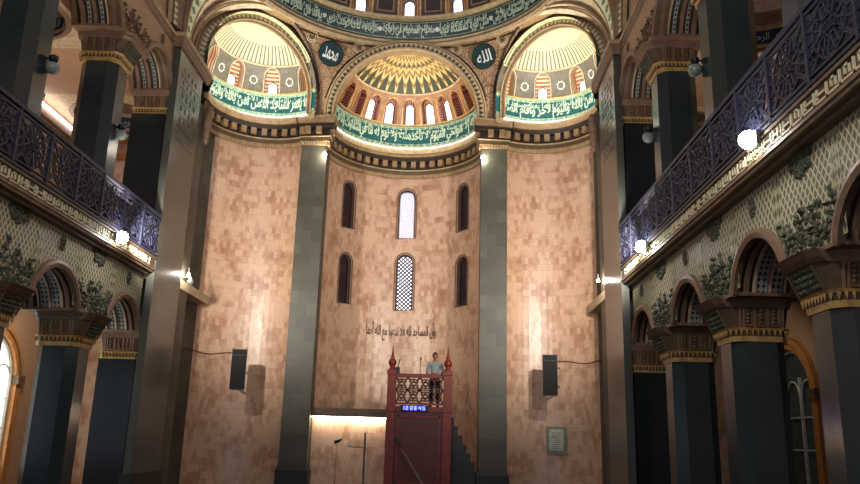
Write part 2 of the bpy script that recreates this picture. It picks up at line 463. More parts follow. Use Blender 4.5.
# ------------------------------------------------------------------ key dimensions (metres)
P = 3.45; COLS = [10.0, 13.45, 16.9, 20.35]; ARCHC = [COLS[0]-P/2+P*k for k in range(0, 4)]
APC = (0., 25.45); APR = 2.95                 # apse wall
NC = (4.6, 23.3); NR = 2.1                    # corner niche wall (right; mirrored left)
ZC = 12.55                                    # top of the main cornice
mx = lambda s: (lambda p: (s*p[0], p[1], p[2]))

# ------------------------------------------------------------------ floor, outer shell
mb = MB(); mb.box(-11, 11, -4, 30, -.3, 0, 'floor'); structure(mb.build('floor'), 'dark red carpeted hall floor', 'floor')

def fscale(pts, cx, cy, k): return [(cx+(x-cx)*k, cy+(y-cy)*k) for x, y in pts]

# ------------------------------------------------------------------ apse wall with six lattice windows
F = cylF(APC[0], APC[1], APR)
wins = []
for th, z0, z1, lit in ((0, 9.1, 11.05, 2), (0, 6.3, 8.45, 1), (-.82, 9.2, 11.0, 0), (-.82, 6.35, 8.2, 0), (.82, 9.2, 11.0, 0), (.82, 6.35, 8.2, 0)):
    w = .33 if th == 0 else .27
    wins.append((Op(th*APR-w, th*APR+w, z0, z1-w*1.15, w*1.15, 'round', .32, 'rose'), lit))
mb = MB(); L = APR*pi/2
panel(mb, F, -L, L, 0, 12.6, [w for w, _ in wins], 'pink', .3)
for s in (-1, 1):      # jambs between apse and pilasters
    mb.face([(s*APR, 25.45, 0), (s*APR, 25.3, 0), (s*APR, 25.3, 12.6), (s*APR, 25.45, 12.6)], 'pink', [(0, 0), (.15, 0), (.15, 12.6), (0, 12.6)])
wa = mb.build('wall_apse', smooth=False); structure(wa, 'curved pink marble block wall of the central apse', 'wall')
names = ['upper central window of the apse, bright daylight through its lattice', 'lower central window of the apse, daylit lattice in a dark frame',
         'dark upper window on the left side of the apse', 'dark lower window on the left side of the apse',
         'dark upper window on the right side of the apse', 'dark lower window on the right side of the apse']
wn = 0
def window_no():
    global wn; wn += 1; return 'window_%d' % wn
for (o, lit), nm in zip(wins, names):
    e = structure(empty(window_no()), nm, 'window')
    f = MB(); ol = o.outline(12, .0); c = (o.s0+o.s1)/2
    f.tube([F(s, z, .015) for s, z in o.outline(14, .05)]+[F(o.s0-.05, o.z0-.03, .015)], .028, 'rose', 6)
    f.tube([F(s, z, -.14) for s, z in o.outline(14, -.02)], .045, 'winframe', 6)
    f.build('window_frame', e)
    g = MB(); fill_op(g, F, o, .30, 'day' if lit else 'dim'); g.build('glass', e)
    l = MB(); st = .15 if lit == 1 else .14; r0 = .019 if lit == 2 else .026; k = 0
    W = o.s1-o.s0; H = o.zs+o.h-o.z0
    nn = int((W+H)/st)+1
    for sg in (-1, 1):
        for i in range(nn):
            seg = []
            for j in range(41):
                s = o.s0+W*j/40; z = (o.z0+i*st-(s-o.s0)*1.0) if sg > 0 else (o.z0+i*st-(o.s1-s)*1.0)
                if o.z0 <= z <= o.top(s): seg.append(F(s, z, -.22))
                elif seg: break
            if len(seg) > 1: l.bar(seg[0], seg[-1], r0*2, 'winframe')
    l.build('window_lattice', e)

# carved inscription on the apse wall
ins = MB(); text_on(ins, 'وأن المساجد لله فلا تدعوا مع الله أحدا', F, -1.38, 1.28, 5.12, 5.82, 'carve', .014, .03)
tag(ins.build('wall_inscription'), 'brown carved calligraphy line on the apse wall above the pulpit', 'inscription')

# ------------------------------------------------------------------ pilasters, corner niche walls, piers
for s, sd in ((-1, 'left'), (1, 'right')):
    FX = mx(s)
    pl = empty('pilaster', (s*3.15, 25.1, 0), 'green grey marble pilaster on the %s edge of the apse' % sd, 'pilaster', kind='thing')
    b = MB(); b.box(-.45 if s > 0 else -.45, .45, -.1, .6, .72, 11.5, 'green'); b.build('shaft', pl)
    b = MB(); b.box(-.52, .52, -.2, .6, 0, .56, 'black'); b.frustum([(-.52, -.2), (.52, -.2), (.52, .6), (-.52, .6)], .56, [(-.45, -.1), (.45, -.1), (.45, .6), (-.45, .6)], .72, 'black'); b.build('base', pl)
    # niche wall: from the pilaster (3.6,25) to the pier (6.1,22)
    Fn = cylF(NC[0], NC[1], NR, s, pi/4)
    b = MB(); ln = NR*pi/2*1.0
    sA, sM, sB = -NR*R_(77), NR*R_(16.6), ln*.93
    panel(b, Fn, sA, sM, 0, 12.7, [], 'pink', .2); panel(b, Fn, sM, sB, 0, 12.7, [], 'green', .2)
    structure(b.build('wall_niche_'+sd), 'concave pink marble block wall between the apse and the %s pier' % sd, 'wall')
    b = MB()                                           # green return strip beside the pier
    p = Fn(sB, 0, .0)
    b.box(min(p[0]-.02, p[0]+s*.05), max(p[0]-.02, p[0]+s*.05), 0, 0, 0, 0, 'green') if False else None
    x0, x1 = sorted((s*6.16, s*6.5))
    b.box(x0, x1, 21.5, 22.35, 0, 11.5, 'green')
    structure(b.build('trim_%d' % (1 if s < 0 else 2)), 'narrow green marble return between %s pier and niche' % sd, 'trim')
    # pier
    pr = empty('pier', (s*6.8, 20.5, 0), 'tall polished grey granite pier at the %s end of the arcade' % sd, 'pier', kind='thing')
    b = MB(); b.box(*sorted((-s*.7, -s*.5)), -1.0, 1.0, 0, 12.4, 'grey')
    b.build('facing_slab', pr)
    b = MB(); b.box(*sorted((-s*.49, s*.5)), -.1, 1.0, 0, 12.4, 'dark'); b.build('core', pr)
    b = MB(); b.box(*sorted((-s*.76, -s*.45)), -1.06, 1.06, 0, .6, 'black'); b.build('base', pr)
    b = MB()                                           # carved panels at the head of the pier
    for k in range(6):
        z = 9.6+k*.38
        b.box(*sorted((-s*.712, -s*.69)), -.72, .72, z, z+.05, 'grey')
        for j in range(4):
            b.blob(lambda u, v, h: (-s*(.70+h), u, v), -.5+.33*j, z+.2, .1, .1, .02, 0, 'relief' if k in (2, 3) else 'grey')
    b.build('carved_panel', pr)
    # hanging colonnette under the cornice beside the niche
    b = MB(); b.lathe((s*6.02, 22.15, 10.3), [(.01, 0), (.05, .06), (.09, .12), (.05, .2), (.1, .26), (.11, .34), (.07, .4), (.1, .5), (.12, .6), (.12, 1.25)], 'rose', 12)
    tag(b.build('corbel_colonnette', smooth=True), 'small rose hanging colonnette under the cornice beside the %s pier' % sd, 'corbel')

# ------------------------------------------------------------------ main cornice (follows pilasters, niches, apse, piers and side walls)
def arc(cx, cy, r, a0, a1, n, s=1): return [(s*(cx+r*cos(a0+(a1-a0)*i/n)), cy+r*sin(a0+(a1-a0)*i/n)) for i in range(n+1)]
side_ = [(6.36, 2.0), (6.36, 19.43), (6.08, 19.43), (6.08, 21.95)]
half = arc(NC[0], NC[1], NR, pi/4-pi/2*.93+.02, R_(122), 22)
half += [(3.62, 25.0), (2.72, 25.0), (2.72, 25.35)]
half += arc(APC[0], APC[1], APR, .06, pi/2, 16)[1:]
path = half+[(-x, y) for x, y in reversed(half[:-1])]
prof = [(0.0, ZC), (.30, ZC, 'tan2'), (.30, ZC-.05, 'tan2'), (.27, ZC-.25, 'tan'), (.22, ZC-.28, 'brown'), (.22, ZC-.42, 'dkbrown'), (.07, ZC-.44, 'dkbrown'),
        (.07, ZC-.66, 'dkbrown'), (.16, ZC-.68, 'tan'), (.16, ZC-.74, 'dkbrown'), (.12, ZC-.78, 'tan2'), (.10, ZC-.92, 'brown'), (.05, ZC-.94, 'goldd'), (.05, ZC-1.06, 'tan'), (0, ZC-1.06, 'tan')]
def offset_path(path, d):
    out = []
    for i, (x, y) in enumerate(path):
        p = path[i-1] if i else None; q = path[i+1] if i < len(path)-1 else None
        def nr(a, b):
            dx, dy = b[0]-a[0], b[1]-a[1]; l = sqrt(dx*dx+dy*dy) or 1; return (-dy/l, dx/l)
        ns = [nr(a, b) for a, b in ((p, (x, y)), ((x, y), q)) if a and b]
        nx = sum(n[0] for n in ns)/len(ns); ny = sum(n[1] for n in ns)/len(ns); l2 = nx*nx+ny*ny
        k = 1/max(l2, .45); out.append((x+nx*k*d, y+ny*k*d))
    return out
# path runs right side first (towards +Y) so the hall lies to the left of the direction of travel
mb = MB(); acc = [0]
for a, b in zip(path, path[1:]): acc.append(acc[-1]+sqrt((a[0]-b[0])**2+(a[1]-b[1])**2))
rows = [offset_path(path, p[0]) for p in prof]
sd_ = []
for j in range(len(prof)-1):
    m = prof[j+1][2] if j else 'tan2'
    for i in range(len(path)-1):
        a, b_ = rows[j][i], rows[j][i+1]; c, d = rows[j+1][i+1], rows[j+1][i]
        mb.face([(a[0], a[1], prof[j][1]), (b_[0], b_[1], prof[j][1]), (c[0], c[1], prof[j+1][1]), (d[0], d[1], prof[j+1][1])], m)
SIDEP = True
# brackets and dentils as surface pattern of the cornice
def walk(path, step):
    L = 0; nxt = step/2; out = []
    for a, b in zip(path, path[1:]):
        l = sqrt((a[0]-b[0])**2+(a[1]-b[1])**2)
        while nxt <= L+l:
            t = (nxt-L)/l; dx, dy = (b[0]-a[0])/l, (b[1]-a[1])/l
            out.append((a[0]+(b[0]-a[0])*t, a[1]+(b[1]-a[1])*t, dx, dy)); nxt += step
        L += l
    return out
def obox(mb, x, y, dx, dy, w, d0, d1, z0, z1, m):
    n = (-dy, dx); pts = [(x+dx*u+n[0]*v, y+dy*u+n[1]*v) for u, v in ((-w/2, d0), (w/2, d0), (w/2, d1), (-w/2, d1))]
    mb.frustum(pts, z0, pts, z1, m)
for x, y, dx, dy in walk(path, .40): obox(mb, x, y, dx, dy, .19, .05, .24, ZC-.66, ZC-.42, 'tan')
for x, y, dx, dy in walk(path, .1): obox(mb, x, y, dx, dy, .055, .03, .09, ZC-1.05, ZC-.94, 'tan2')
structure(mb.build('trim_3'), 'main bracketed tan cornice above the apse and corner niches', 'cornice')
sprof = [(-.1, ZC+.02, 'tan2'), (.12, ZC+.02, 'tan2'), (.12, ZC-.08, 'rose'), (.07, ZC-.16, 'tan'), (.09, ZC-.22, 'rose'), (.03, ZC-.34, 'rose'), (-.02, ZC-.36, 'rose')]
for s, sd, n_ in ((-1, 'left', 11), (1, 'right', 12)):
    mb = MB(); rw = [offset_path(side_, q[0]) for q in sprof]
    for j in range(len(sprof)-1):
        for i in range(len(side_)-1):
            a, b_, c, d = rw[j][i], rw[j][i+1], rw[j+1][i+1], rw[j+1][i]
            mb.face([(s*a[0], a[1], sprof[j][1]), (s*b_[0], b_[1], sprof[j][1]), (s*c[0], c[1], sprof[j+1][1]), (s*d[0], d[1], sprof[j+1][1])], sprof[j][2])
    structure(mb.build('trim_%d' % n_), 'plain rose cornice moulding along the %s side wall and pier' % sd, 'cornice')

# ------------------------------------------------------------------ central arch and apse half dome
arch_prof = [(.05, .34, 'tan2'), (-.08, .33, 'tan2'), (-.1, .27, 'brown'), (-.07, .25, 'chaindark'), (-.07, .08, 'brown'), (-.1, .06, 'tan2'), (-.1, 0, 'tan2'), (.0, 0, 'tan'), (.35, 0, 'tan')]
mb = MB(); arch_sweep(mb, (0, 25.0, 12.7), (1, 0, 0), (0, 1, 0), 2.55, arch_prof, n=40, stilt=.15)
structure(mb.build('trim_4'), 'large moulded arch with dark diamond band around the central half dome', 'arch')
SP = (0, 25.3, 12.72); SR = 2.72
def zone_dome(tagname, FS, FC, r, band0, band1, niche0, niche1, ztop, cells, half_ang, niches, nw, mzone, mstripe, domemat, cz, str_, mir, label, bandtext, cen, nk, winh):
    e = structure(empty(tagname), label, 'half dome')
    Ls = half_ang*r
    b = MB(); panel(b, FC, -Ls, Ls, 12.4, band0-.03, [], 'tan2', .12); panel(b, FC, -Ls, Ls, band0-.03, band1, [], 'teal', .12); b.build('calligraphy_band', e)
    b = MB()
    for z, rr in ((band0-.02, .02), (band0+.06, .015), (band1, .03), (band1-.07, .015)):
        b.tube([FC(-Ls+2*Ls*i/40, z, .02) for i in range(41)], rr, 'mint', 5)
    n_b = 9
    for i in range(n_b*4):      # scalloped border
        s = -Ls+2*Ls*(i+.5)/(n_b*4)
        b.blob(lambda u, v, h: FC(u, v, h), s, band1-.05, .09, .05, .02, 0, 'mint'); b.blob(lambda u, v, h: FC(u, v, h), s, band0+.05, .09, .05, .02, pi, 'mint')
    b.build('band_border', e)
    b = MB()
    k = len(bandtext); h = band1-band0
    for i, tx in enumerate(reversed(bandtext)):
        a0 = -Ls*.93+2*Ls*.93*i/k; a1 = -Ls*.93+2*Ls*.93*(i+1)/k
        text_on(b, tx, FC, a0-.02, a1+.02, band0+.08*h, band0+.93*h, 'txt', .018, .025)
        text_on(b, bandtext[(k-i) % k], FC, a0+.1, a1-.1, band0+.5*h, band1-.08*h, 'txt', .004, .025)
    tl = b.build('band_lettering', e)
    # niche zone
    ops = [Op(a*r-nw, a*r+nw, niche0+.04, niche1-nw*1.0, nw*1.0, 'round', .36, mstripe) for a in niches]
    b = MB(); panel(b, FS, -Ls, Ls, band1, ztop, ops, mzone, .12, .2)
    b.tube([FS(-Ls+2*Ls*i/40, ztop, .03) for i in range(41)], .035, 'cream', 6)
    b.tube([FS(-Ls+2*Ls*i/40, band1+.05, .03) for i in range(41)], .025, 'gold', 6)
    b.build('niche_zone', e)
    for o, a in zip(ops, niches):
        g = MB(); fill_op(g, FS, o, .36, mstripe)
        g.tube([FS(s, z, .02) for s, z in o.outline(12, .04)], .022, 'gold' if mzone == 'zonepink' else 'cream', 5)
        if mzone == 'zonepink':
            for s, z in o.outline(16, .1)[1:-1]: g.blob(lambda u, v, h: FS(u, v, h), s, z, .018, .018, .02, 0, 'gold')
        nn = g.build('niche', e)
        if abs(a) < nk:
            w = MB(); ow = Op(a*r-nw*.55, a*r+nw*.55, o.z0, o.z0+winh-.1, .1, 'point', 0)
            fill_op(w, FS, ow, .34, 'day', 8, 1)
            w.build('window_pane', nn)
            w = MB(); w.tube([FS(s, z, -.31) for s, z in ow.outline(10, .01)], .02, 'winframe', 5); w.build('window_frame', nn)
    # upper shell
    b = MB(); nseg = 64; nv = 16; tz = (cz+r*str_)
    e0 = math.asin((ztop-cz)/(r*str_)); A = Ls/r
    for i in range(nseg):
        for j in range(nv):
            q = []
            for (ii, jj) in ((i, j), (i+1, j), (i+1, j+1), (i, j+1)):
                s = -Ls+2*Ls*ii/nseg; v = jj/nv; ee = e0+(pi/2-.02-e0)*v
                q.append((FS(s, cz+r*str_*sin(ee), 0), (cells*ii/nseg, v)))
            b.face([p for p, _ in q], domemat, [u for _, u in q])
    b.build('vault', e, smooth=True)
    return e, ops
FS = sphF(SP[0], SP[1], SP[2], SR); FCb = cylF(SP[0], SP[1], SR)
ay = ['الله لا إله إلا هو', 'الحي القيوم لا تأخذه', 'سنة ولا نوم له ما في', 'السماوات وما في الأرض']
_, _ = zone_dome('ceiling_apse', FS, FCb, SR, 12.72, 13.5, 13.52, 14.42, 14.58, 17, pi/2*1.03, [R_(17.4*k) for k in range(-5, 6)], .275, 'zonepink', 'pinkstripe', 'golddome', SP[2], 1., 1,
          'gold sunburst half dome above the central apse with green calligraphy band', ay, 0, .7, .66)

# ------------------------------------------------------------------ corner half domes and diagonal arches
AD = (4.85, 23.45, 12.75)
diag_prof = [(.1, .50, 'rose'), (-.1, .49, 'tan'), (-.14, .44, 'rose'), (-.1, .37, 'brown'), (-.07, .36, 'chainflower'), (-.07, .11, 'brown'), (-.1, .09, 'rose'), (-.12, .04, 'tan2'), (-.1, 0, 'brown'), (.05, 0, 'tan'), (.12, 0, 'tan')]
r2 = sqrt(.5)
for s, sd in ((-1, 'left'), (1, 'right')):
    mb = MB(); arch_sweep(mb, (s*AD[0], AD[1], AD[2]+.5), (s*r2, -r2, 0), (s*r2, r2, 0), 1.98, diag_prof, n=36, stilt=.65)
    structure(mb.build('trim_%d' % (5 if s < 0 else 6)), 'moulded arch with pale flower band around the %s corner half dome' % sd, 'arch')
    c = (4.65, 23.25, 13.4); r = 2.08
    FSn = sphF(c[0], c[1], c[2], r, s, pi/4); FCn = cylF(c[0], c[1], r, s, pi/4)
    if s < 0:
        FSn0, FCn0 = FSn, FCn
        FSn = (lambda f: (lambda a, z, d=0: f(-a, z, d)))(FSn0); FCn = (lambda f: (lambda a, z, d=0: f(-a, z, d)))(FCn0)
    e, ops = zone_dome('ceiling_niche_'+sd, FSn, FCn, r, 12.72, 13.5, 13.54, 14.42, 14.5, 36, pi/2, [R_(k) for k in (-76, -38, 0, 38, 76)], .26, 'zonegrey', 'whitestripe', 'paledome', c[2], 1., s,
                  'pale ribbed half dome over the %s corner niche with teal calligraphy band' % sd, ['إنما يعمر مساجد الله', 'من آمن بالله واليوم', 'الآخر وأقام الصلاة'], 0, 1.0, .42)
    for k in (-57, -19, 19, 57):
        g = MB(); s0 = R_(k)*r
        g.tube([FSn(s0+.15*cos(2*pi*i/16)*(1 if i % 2 else .8), 13.98+.15*sin(2*pi*i/16)*(1 if i % 2 else .8), .03) for i in range(16)], .022, 'txtw', 5, True)
        g.build('star_ring', e)
    # cove light strip on the cornice
    g = MB(); g.tube([cylF(c[0], c[1], r-.06, s, pi/4)(-1.35*r+2.7*r*i/30, 12.62, 0) for i in range(31)], .03, 'cove', 6)
    tag(g.build('cove_light'), 'bright strip light on the cornice below the %s corner half dome' % sd, 'light')
g = MB(); g.tube([cylF(SP[0], SP[1], SR-.06)(-1.4*SR+2.8*SR*i/40, 12.60, 0) for i in range(41)], .012, 'cove', 6)
tag(g.build('cove_light'), 'pale strip light on the cornice below the central half dome', 'light')

for s, sd in ((-1, 'left'), (1, 'right')):
    b = MB(); b.box(*sorted((s*2.72, s*3.5)), 25.06, 25.7, 12.3, 18.5, 'tan')
    structure(b.build('wall_spring_'+sd), 'tan stone springing block between the central and %s corner arches' % sd, 'wall')
b = MB(); b.box(-11, 11, 29.4, 29.6, 0, 23, 'beige'); b.box(-11, -10.9, 24.5, 29.4, 0, 23, 'beige'); b.box(10.9, 11, 24.5, 29.4, 0, 23, 'beige'); b.box(-11, 11, 14.6, 29.6, 23, 23.2, 'beige')
for s in (-1, 1): b.box(*sorted((s*10.6, s*10.8)), -3, 24.6, 13.5, 23, 'beige')
b.box(-11, 11, 14.4, 14.6, 18.6, 23, 'beige')
structure(b.build('wall_outer_shell'), 'outer masonry behind the apse and domes', 'wall')  # unseen enclosure, added to keep sky light from leaking through gaps
# ------------------------------------------------------------------ pendentives, side tympana and drum ring of the main dome
DC = (0, 20.0); DR = 5.2; ZR = 15.47
def ring_pt(a, r=DR, z=ZR): return Vector((DC[0]+r*sin(a), DC[1]+r*cos(a), z))
def arcpt(c, t, Rr, th): return Vector(c)+Vector(t)*(cos(th)*Rr)+Vector((0, 0, sin(th)*Rr))
aD = atan2(4.85, 3.45)
def pend(mb, Lf, Rf, a0, a1, m, nu=14, nv=16):
    g = []
    for j in range(nv+1):
        v = j/nv; row = []
        for i in range(nu+1):
            u = i/nu; Lp, Rp = Lf(v), Rf(v); base = Lp.lerp(Rp, u); tgt = ring_pt(a0+(a1-a0)*u); b1 = Lf(1).lerp(Rf(1), u)
            row.append(base+(tgt-b1)*(v**2.2))
        g.append(row)
    for j in range(nv):
        for i in range(nu): mb.face([g[j][i], g[j][i+1], g[j+1][i+1], g[j+1][i]], m, [(i/nu, j/nv)]*4)
    return g
for s, sd in ((-1, 'left'), (1, 'right')):
    FX = mx(s); V3 = lambda p: Vector((s*p[0], p[1], p[2]))
    mb = MB()
    Lf = lambda v: arcpt((0, 24.95, 12.7), (1, 0, 0), 2.88, pi/2*v)
    Rf = lambda v: arcpt((AD[0]-.05, AD[1]-.1, AD[2]+.38), (-r2, r2, 0), 2.4, pi/2*v)
    g = pend(mb, Lf, Rf, 0, aD, 'pend')
    for q in range(len(mb.v)): mb.v[q] = (s*mb.v[q][0], mb.v[q][1], mb.v[q][2])
    # strings of dark beads that edge the panel
    e = structure(empty('wall_pendentive_'+sd), 'tan arabesque pendentive between the central and %s corner arches' % sd, 'pendentive')
    mb.build('surface', e)
    b = MB()
    for f_ in (lambda v: g[int(v*16)][1], lambda v: g[int(v*16)][-2]):
        b.tube([V3(f_(k/16))+Vector((0, -.04, 0)) for k in range(2, 15)], .03, 'dkbrown', 5)
    b.tube([V3(g[13][i])+Vector((0, -.04, -.01)) for i in range(1, 14)], .025, 'dkbrown', 5)
    b.build('edge_line', e)
    # roundel
    cen = V3(g[9][7]); nx = (V3(g[9][9])-V3(g[9][5])).normalized(); up = (V3(g[11][7])-V3(g[7][7])).normalized(); nn = nx.cross(up).normalized()
    if nn.y > 0: nn = -nn
    nx = up.cross(nn).normalized()
    if nx.x < 0: nx = -nx
    FR = lambda u, v, d=0: tuple(cen+nn*(.06+d)+nx*u+up*v)
    rd = empty('calligraphy_roundel', (0, 0, 0), 'round dark green roundel with white calligraphy %s of the central arch' % sd, 'roundel')
    b = MB(); n = 36; rr = .43
    pts = [(rr*cos(2*pi*k/n), rr*sin(2*pi*k/n)) for k in range(n)]
    b.mesh([FR(0, 0, .03)]+[FR(x, y, .03) for x, y in pts]+[FR(x, y, -.05) for x, y in pts], [(0, 1+k, 1+(k+1) % n) for k in range(n)]+[(1+k, 1+(k+1) % n, 1+n+(k+1) % n, 1+n+k) for k in range(n)], 'teald')
    b.build('disc', rd)
    b = MB(); b.tube([FR(x*1.0, y*1.0, .03) for x, y in pts], .03, 'dkbrown', 6, True); b.tube([FR(x*.9, y*.9, .035) for x, y in pts], .012, 'teal', 6, True); b.build('rim', rd)
    b = MB(); text_on(b, 'محمد' if s < 0 else 'الله', lambda u, v, d: FR(u, v, .03+d), -.27, .27, -.22, .22, 'txtw', .01, .02); b.build('lettering', rd)
    for (i, j) in ((3, 12), (11, 12)):      # paired rosettes
        c0 = V3(g[j][i]); b = MB(); FQ = lambda u, v, d=0: tuple(c0+nn*(.05+d)+nx*u+up*v)
        for rr_ in (.2, .13): b.tube([FQ(rr_*cos(2*pi*k/20), rr_*sin(2*pi*k/20)) for k in range(20)], .022, 'cream', 5, True)
        for k in range(6): b.blob(FQ, .07*cos(k*pi/3), .07*sin(k*pi/3), .03, .035, .02, k, 'rose')
        b.build('rosette', e)
    # second pendentive over the pier, with a green link band
    mb = MB(); SA = (6.3, 15.35, 12.7); SRr = 4.15
    Lf2 = lambda v: arcpt((AD[0]+.05, AD[1]-.1, AD[2]+.38), (r2, -r2, 0), 2.42, pi/2*v)
    Rf2 = lambda v: Vector((6.3, SA[1]+cos(pi/2*v)*SRr, SA[2]+sin(pi/2*v)*(SRr-.9)))
    g2 = pend(mb, Lf2, Rf2, aD, pi/2+R_(28), 'cream')
    for q in range(len(mb.v)): mb.v[q] = (s*mb.v[q][0], mb.v[q][1], mb.v[q][2])
    e2 = structure(empty('wall_pier_pendentive_'+sd), 'cream pendentive rising from the %s pier with a green link band' % sd, 'pendentive')
    mb.build('surface', e2)
    b = MB(); 
    for j in range(16):
        a, c_ = V3(g2[j][4]), V3(g2[j][8]); d_, f_ = V3(g2[j+1][8]), V3(g2[j+1][4]); o_ = Vector((-s*.06, -.06, -.02))
        b.face([a+o_, c_+o_, d_+o_, f_+o_], 'chaingreen', [(j*.34*.8, 0), (j*.34*.8, .44), ((j+1)*.34*.8, .44), ((j+1)*.34*.8, 0)])
    for i in (4, 8): b.tube([V3(g2[j][i])+Vector((-s*.06, -.06, -.02)) for j in range(17)], .035, 'tan', 6)
    for i in (1, 2, 10, 12): b.tube([V3(g2[j][i])+Vector((-s*.05, -.05, -.02)) for j in range(17)], .05 if i in (2, 10) else .03, 'tan' if i % 2 else 'rose', 6)
    b.build('link_band', e2)
    # tympanum wall over the side cornice with its great arch
    mb = MB()
    FW = lambda y, z, d=0: (s*(6.45-d), y, z)
    panel(mb, FW, 2, 19.6, 12.4, 18.6, [], 'spandrel', 2)
    structure(mb.build('wall_tympanum_'+sd), 'beige wall above the cornice on the %s side' % sd, 'wall')
    mb = MB(); arch_sweep(mb, (s*6.4, SA[1], SA[2]), (0, 1, 0), (s*1, 0, 0), SRr-.5, [(-.02, .55, 'tan2'), (-.2, .5, 'tan'), (-.25, .4, 'rose'), (-.2, .3, 'chainflower'), (-.15, .08, 'brown'), (-.12, 0, 'tan2'), (0, 0, 'tan')], n=40, rise=.8)
    structure(mb.build('trim_%d' % (7 if s < 0 else 8)), 'large wall arch above the cornice on the %s side' % sd, 'arch')
    # wall above the diagonal arch that closes the shell
    mb = MB(); N_ = 24
    for k in range(N_):
        a, b_ = pi*k/N_, pi*(k+1)/N_
        pts = [arcpt((s*AD[0], AD[1], AD[2]+.42), (s*r2, -r2, 0), 2.38, t_) for t_ in (a, b_)]
        mb.face([pts[0], pts[1], (pts[1].x, pts[1].y, 18.6), (pts[0].x, pts[0].y, 18.6)], 'tan')
    structure(mb.build('wall_over_arch_'+sd), 'tan wall above the %s corner arch' % sd, 'wall')
mb = MB()
for k in range(24):
    a, b_ = pi*k/24, pi*(k+1)/24
    pts = [arcpt((0, 25.9, 12.7), (1, 0, 0), 2.87, t_) for t_ in (a, b_)]
    mb.face([pts[0], pts[1], (pts[1].x, pts[1].y, 18.6), (pts[0].x, pts[0].y, 18.6)], 'tan')
structure(mb.build('wall_over_apse'), 'tan wall above the central arch', 'wall')

# drum ring and dome
e = structure(empty('ceiling'), 'main dome with blue green calligraphy ring, windows and star panels', 'dome')
FD = lambda s_, z, d=0: (DC[0]+(DR-d)*sin(s_/DR), DC[1]+(DR-d)*cos(s_/DR), z)
full = pi*DR
def ringband(prof, name, n=120):
    b = MB()
    for j in range(len(prof)-1):
        for i in range(n):
            a, c_ = 2*pi*i/n, 2*pi*(i+1)/n
            (r0, z0, m), (r1, z1, _) = prof[j], prof[j+1]
            b.face([ring_pt(a, r0, z0), ring_pt(c_, r0, z0), ring_pt(c_, r1, z1), ring_pt(a, r1, z1)], m, [(a*5, z0), (c_*5, z0), (c_*5, z1), (a*5, z1)])
    return b.build(name, e, smooth=False)
ringband([(DR+1.2, ZR+.25, 'tan'), (DR+.02, ZR-.02, 'tan2'), (DR-.06, ZR-.04, 'tan2'), (DR-.12, ZR+.06, 'rose'), (DR-.1, ZR+.14, 'tan2'), (DR-.14, ZR+.2, 'brown'), (DR-.1, ZR+.24, 'tan')], 'lower_moulding')
ringband([(DR-.1, ZR+.24, 'teald'), (DR-.1, ZR+.98, 'teald')], 'calligraphy_ring')
ringband([(DR-.1, ZR+.98, 'tan2'), (DR-.3, ZR+1.0, 'tan2'), (DR-.34, ZR+1.08, 'tan'), (DR-.2, ZR+1.09, 'tan'), (DR-.1, ZR+1.12, 'tan')], 'upper_moulding')
b = MB(); verses = ['الله نور السماوات والأرض', 'مثل نوره كمشكاة فيها', 'مصباح المصباح في زجاجة', 'الزجاجة كأنها كوكب دري', 'يوقد من شجرة مباركة']
FDr = lambda u, z, d=0: FD(u, z, .1+d)
for i in range(5):
    w = 2.15; s0 = (i-2.5)*w
    text_on(b, verses[4-i], FDr, s0+.1, s0+w-.1, ZR+.3, ZR+.86, 'txt', .016, .03); text_on(b, verses[(6-i) % 5], FDr, s0+.2, s0+w-.2, ZR+.54, ZR+.92, 'txt', .004, .03)
    for q in (s0,): b.lathe(FDr(q, ZR+.61, .0), [(.09, -.03), (.09, 0), (.05, .02)], 'txtw', 12, 'y')
b.build('ring_lettering', e)
b = MB()
for z in (ZR+.3, ZR+.92): b.tube([FDr(-full+2*full*i/120, z, .01) for i in range(121)], .02, 'mint', 5)
b.build('ring_border', e)
DZ = ZR+1.12
FDs = sphF(DC[0], DC[1], DZ-.6, DR+.0); 
ops = []
for k in range(-9, 9):
    a = R_(20*k)*DR; ops.append(Op(a-.2, a+.2, DZ+.05, DZ+.52, .2, 'round', .3, 'winframe'))
b = MB(); panel(b, FDs, -full, full, DZ, DZ+3.0, ops, 'domepink', .4, .3)
# crown of the dome
for i in range(96):
    for j in range(8):
        q = []
        for ii, jj in ((i, j), (i+1, j), (i+1, j+1), (i, j+1)):
            z0 = 3.0+.6; e0 = math.asin(z0/DR); ee = e0+(pi/2-.01-e0)*jj/8
            q.append(FDs(-full+2*full*ii/96, DZ-.6+DR*sin(ee)))
        b.face(q, 'domepink', [(0, 0)]*4)
b.build('dome_shell', e)
wlabels = {-3: 1}
for k in range(-3, 4):
    o = ops[k+9]
    wnd = MB(); fill_op(wnd, FDs, o, .28, 'day', 8, 2); wo = wnd.build('drum_window', e)
    g = MB(); g.tube([FDs(s, z, -.1) for s, z in o.outline(10, -.01)], .022, 'winframe', 5)
    for x in (-.07, .07): g.bar(FDs((o.s0+o.s1)/2+x, o.z0, -.24), FDs((o.s0+o.s1)/2+x, o.zs+.18, -.24), .02, 'winframe')
    g.build('window_frame', wo)
